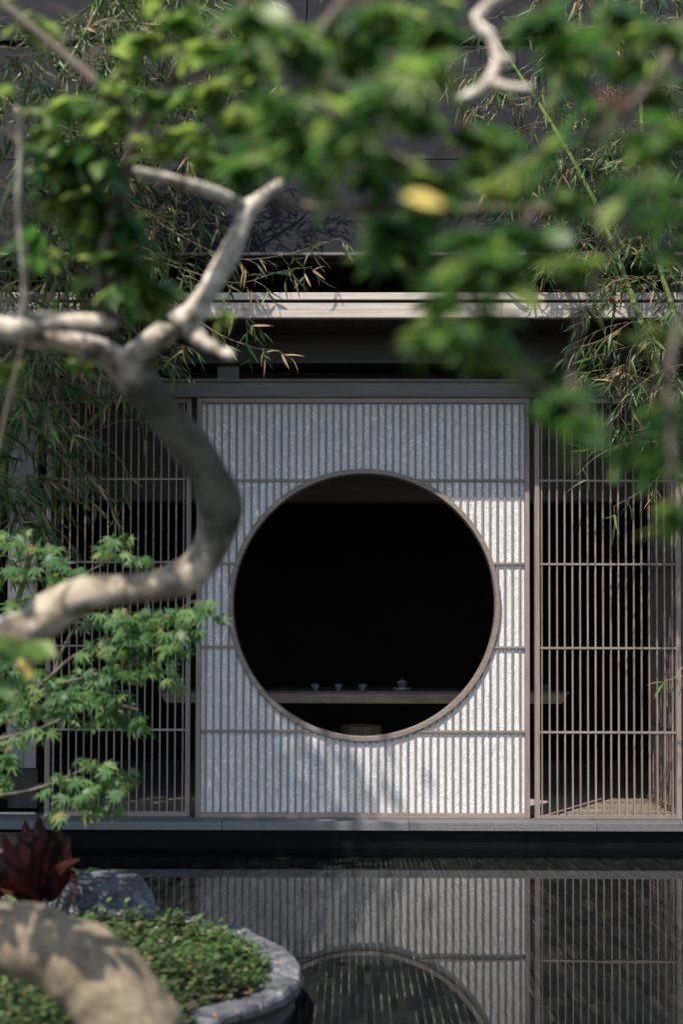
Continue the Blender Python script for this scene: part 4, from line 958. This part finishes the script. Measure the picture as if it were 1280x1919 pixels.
# ------------------------------------------------------------------ bamboo
def bamboo(label, culm, sprays, auto, seed, dry=0.2, leaf=0.115, dens=1.25, group='bamboo stems in front of the pavilion'):
    """culm: [(px, py, Y, r_px)] from the ground up; sprays: pixel paths of single branches; auto: (n, t0, t1, reach, droop)."""
    rg = random.Random(seed); p, r = pixpath(culm, 8)
    root = empty('bamboo', Vector((p[0].x, p[0].y, max(p[0].z, 0.0))), label, 'bamboo', group)
    # nodes: slight swellings along the culm
    acc = 0; L = [0]
    for a, c in zip(p, p[1:]): L.append(L[-1] + (c - a).length)
    pts, rad = [], []
    s_ = 0; step = 0.03; nxt = 0.2
    def at(s_):
        for i in range(len(L) - 1):
            if L[i + 1] >= s_:
                u = (s_ - L[i]) / max(1e-6, L[i + 1] - L[i]); return p[i].lerp(p[i + 1], u), r[i] + (r[i + 1] - r[i]) * u
        return p[-1], r[-1]
    nodes = []
    while s_ < L[-1]:
        q, rr = at(s_)
        if s_ >= nxt:
            pts += [q, at(s_ + 0.006)[0], at(s_ + 0.012)[0]]; rad += [rr, rr * 1.22, rr]; nodes.append(q); nxt += rg.uniform(0.17, 0.26); s_ += 0.03
        else: pts.append(q); rad.append(rr); s_ += step
    obj('culm', MB().tube(pts, rad, 8), M['culm'], root, True)
    lv = []; tw = MB()
    def spray(path, tr=0.0024, n_tw=8):
        m_ = len(path); d_all = (path[-1] - path[0]); ln = d_all.length
        tw.tube(path, [max(0.0006, tr * (1 - 0.75 * i / (m_ - 1))) for i in range(m_)], 5)
        for k in range(n_tw):
            u = (k + rg.uniform(0.3, 1.0)) / n_tw; u = 0.12 + 0.88 * u; i_ = min(int(u * (m_ - 1)), m_ - 2); q = path[i_].lerp(path[i_ + 1], min(1, u * (m_ - 1) - i_))
            t = (path[i_ + 1] - path[i_]).normalized()
            d = fan(rg, t * 0.8 + Vector((rg.choice((-1, 1)) * 0.5, 0, -0.35)), 0.4); tl = rg.uniform(0.04, 0.13)
            e = q + d * tl + Vector((0, 0, -0.02)); tw.tube([q, q.lerp(e, .5) + Vector((0, 0, .008)), e], [0.0011, 0.0009, 0.0006], 4)
            drycl = rg.random() < dry * 0.7
            for j in range(rg.choice((2, 3, 3, 4, 5))):
                b_ = q.lerp(e, 0.45 + 0.55 * rg.random()); dd = fan(rg, d * 0.7 + Vector((0, -0.1, -0.5)), 0.5)
                mk = 'bdry' if (drycl and rg.random() < 0.8) or rg.random() < dry * 0.35 else 'bleaf'; sh = rg.random() < (0.35 if mk == 'bdry' else 0.7)
                lv.append((leaf_matrix(b_, dd, fan(rg, Vector((-0.2, -0.7, 0.6)), 0.5), leaf * rg.uniform(0.6, 1.25)), 0 if sh else 1, L_BAMBOO if sh else L_BAMBOO2, mk))
    for sp, n_tw in sprays:
        w_ = [P(a, c, Y) for a, c, Y in sp]; spray([Vector(q[:3]) for q in crom([(q.x, q.y, q.z, 0) for q in w_], 5)], 0.003, n_tw)
    n, ta, tb_, reach, droop, bias = auto
    n = int(n * (1.1 if seed in (102, 105) or seed > 200 else 1.7))
    for k in range(n):
        u = ta + (tb_ - ta) * (k + rg.random()) / n; q, rr = at(u * L[-1])
        d = Vector((rg.gauss(bias, 0.8), rg.gauss(0, 0.35), rg.uniform(-0.1, 0.7))).normalized(); ln = reach * rg.uniform(0.5, 1.15)
        path = [q + d * ln * v + Vector((0, 0, -droop * ln * v * v)) for v in (0, .2, .4, .6, .8, 1)]
        spray(path, 0.0022, max(3, int(dens * ln * 16)))
    obj('twigs', tw, M['twig'], root, kind='stuff')
    put_leaves(root, lv)
    return root
# left group
bamboo('thick leafy bamboo stem rising at the far left in front of the board pier', [(-40, 1560, 8.3, 8), (-20, 1200, 8.3, 8), (10, 800, 8.3, 7), (60, 640, 8.3, 7), (110, 400, 8.3, 6), (150, 150, 8.25, 5), (200, -120, 8.2, 4)],
       [([(20, 780, 8.3), (90, 730, 8.2), (160, 695, 8.15)], 8), ([(0, 800, 8.3), (110, 855, 8.1), (170, 900, 8.05)], 8)], (46, 0.42, 1.0, 0.62, 0.35, 0.25), 101, 0.07, 0.13, 1.5)
bamboo('slender bamboo stem slanting up across the left lattice', [(-60, 1580, 8.45, 6), (20, 1180, 8.45, 6), (110, 860, 8.45, 5), (170, 790, 8.45, 4), (215, 740, 8.42, 3.5), (300, 560, 8.4, 3), (330, 380, 8.35, 3), (350, 150, 8.3, 2.5), (350, -80, 8.3, 2)],
       [([(120, 840, 8.45), (220, 790, 8.3), (290, 795, 8.25)], 5), ([(160, 800, 8.45), (230, 870, 8.3), (240, 940, 8.3)], 5), ([(230, 720, 8.4), (300, 690, 8.2), (335, 650, 8.1)], 7)], (34, 0.5, 1.0, 0.45, 0.4, 0.1), 102, 0.07)
bamboo('arching bamboo stem whose sprays hang over the pale eave boards', [(-90, 1600, 8.0, 7), (-30, 1100, 8.0, 7), (40, 700, 8.0, 6), (130, 480, 8.0, 5), (230, 300, 8.0, 4), (330, 120, 8.0, 3.5), (420, -60, 8.0, 3)],
       [([(230, 470, 8.0), (330, 500, 7.95), (440, 530, 7.9), (520, 510, 7.9), (585, 500, 7.9)], 14), ([(300, 420, 8.0), (420, 480, 7.95), (520, 480, 7.95), (640, 445, 7.95)], 14), ([(320, 560, 8.0), (400, 620, 7.9), (470, 650, 7.9), (510, 655, 7.9)], 8), ([(200, 560, 8.0), (270, 640, 7.9), (330, 690, 7.9)], 8), ([(330, 520, 8.0), (430, 570, 7.9), (470, 600, 7.9)], 10)],
       (46, 0.35, 1.0, 0.6, 0.4, 0.35), 103, 0.25)
bamboo('tall bamboo stem at the upper edge of the picture before the slate roof', [(-160, 1600, 7.7, 7), (-120, 1100, 7.7, 7), (-60, 600, 7.7, 6), (60, 250, 7.7, 5), (160, 60, 7.7, 4), (250, -120, 7.7, 3)], [([(100, 200, 7.7), (200, 160, 7.6), (300, 170, 7.6)], 10)], (46, 0.38, 1.0, 0.6, 0.4, 0.45), 104, 0.07, 0.13, 1.5)
bamboo('short bamboo stem with dark hanging leaves low by the left pier', [(-120, 1600, 8.1, 6), (-60, 1200, 8.1, 6), (-10, 950, 8.1, 5), (30, 800, 8.1, 4), (60, 690, 8.1, 3)], [([(0, 900, 8.1), (70, 900, 8.05), (130, 960, 8.0)], 9), ([(-20, 1000, 8.1), (40, 960, 8.05), (90, 1000, 8.0)], 7)], (26, 0.3, 1.0, 0.45, 0.5, 0.3), 105, 0.07)
# right group
bamboo('green bamboo stem arching in front of the right lattice and eave', [(1330, 1560, 8.3, 8), (1310, 1100, 8.3, 8), (1268, 850, 8.3, 8), (1236, 705, 8.3, 7), (1190, 570, 8.3, 6), (1125, 400, 8.3, 5), (1050, 260, 8.3, 4.5), (980, 150, 8.3, 4), (900, 30, 8.3, 3)],
       [([(1236, 705, 8.3), (1160, 690, 8.2), (1090, 700, 8.1)], 7), ([(1262, 830, 8.3), (1180, 830, 8.2), (1120, 855, 8.15), (1080, 892, 8.1)], 3), ([(1240, 720, 8.3), (1180, 750, 8.2), (1150, 790, 8.1)], 6), ([(1262, 840, 8.3), (1230, 900, 8.2), (1150, 950, 8.1)], 5), ([(1000, 180, 8.3), (900, 200, 8.25), (870, 235, 8.2)], 8), ([(1060, 280, 8.3), (960, 310, 8.2), (910, 350, 8.2)], 8)],
       (44, 0.42, 1.0, 0.5, 0.45, -0.15), 201, 0.12, 0.12, 1.35)
bamboo('thinner yellowish bamboo stem beside the arching green one', [(1340, 1560, 8.45, 6), (1320, 1100, 8.45, 6), (1255, 800, 8.45, 5), (1215, 670, 8.45, 5), (1172, 560, 8.45, 4.5), (1130, 430, 8.45, 4), (1110, 330, 8.45, 3), (1100, 200, 8.45, 3), (1090, 60, 8.45, 2.5), (1080, -60, 8.45, 2)],
       [([(1190, 600, 8.45), (1120, 640, 8.3), (1075, 650, 8.3)], 7), ([(1280, 1250, 8.5), (1265, 1270, 8.4), (1252, 1275, 8.35)], 3)], (36, 0.45, 1.0, 0.45, 0.4, -0.2), 202, 0.18, 0.12, 1.35)
bamboo('bamboo stem standing at the right edge of the picture', [(1420, 1560, 8.0, 8), (1390, 1000, 8.0, 8), (1310, 700, 8.0, 7), (1262, 580, 8.0, 6), (1225, 440, 8.0, 5), (1205, 250, 8.0, 4), (1200, 80, 8.0, 3), (1210, -80, 8.0, 3)],
       [([(1270, 600, 8.0), (1215, 620, 7.9), (1180, 660, 7.85)], 7), ([(1255, 560, 8.0), (1200, 520, 7.9), (1140, 520, 7.85)], 8)], (40, 0.42, 1.0, 0.5, 0.45, -0.1), 203, 0.12, 0.12, 1.35)

# ------------------------------------------------------------------ the tall shade tree beyond the left edge of the view
sh_o = Vector((-3.5, 4.6, 0.1))
stt = empty('shade_tree', sh_o, 'tall leafy tree standing beyond the left edge of the pond', 'tree')
c_ = crom([(-3.5, 4.6, -0.3, 0.16), (-3.45, 4.6, 2.5, 0.13), (-3.3, 4.7, 5.5, 0.10), (-3.1, 4.8, 7.5, 0.06), (-3.0, 4.9, 9.2, 0.02)], 6)
obj('trunk', MB().tube([Vector(q[:3]) for q in c_], [q[3] for q in c_], 14), M['bark_dark'], stt, True)
rg = random.Random(9); lv = []
for k in range(64):
    # clumps whose shadow falls on the left half of the screens
    c = Vector((-3.4 + rg.gauss(0, 0.8), 5.0 + rg.gauss(0, 0.4), 7.35 + rg.gauss(0, 0.5)))
    if c.x > -2.35 + 0.1 * rg.random(): c.x = -2.5 - 0.3 * rg.random()
    q = Vector(c_[min(len(c_) - 1, 10 + int((c.z - 5.2) / 4.2 * 12))][:3]) if c.z > 5.2 else Vector(c_[10][:3])
    obj('branch', MB().tube([q, q.lerp(c, .5) + Vector((0, 0, .1)), c], [0.03, 0.02, 0.008], 6), M['bark_dark'], stt, True)
    for j in range(80):
        p = c + Vector((rg.gauss(0, .22), rg.gauss(0, .22), rg.gauss(0, .18)))
        lv.append((leaf_matrix(p, fan(rg, Vector((0, 0, -0.3)), 0.8), fan(rg, Vector((-0.3, -0.5, 1)), 0.4), rg.uniform(0.09, 0.14)), 0, L_OVAL, 'tleaf'))
put_leaves(stt, lv, cap=0)
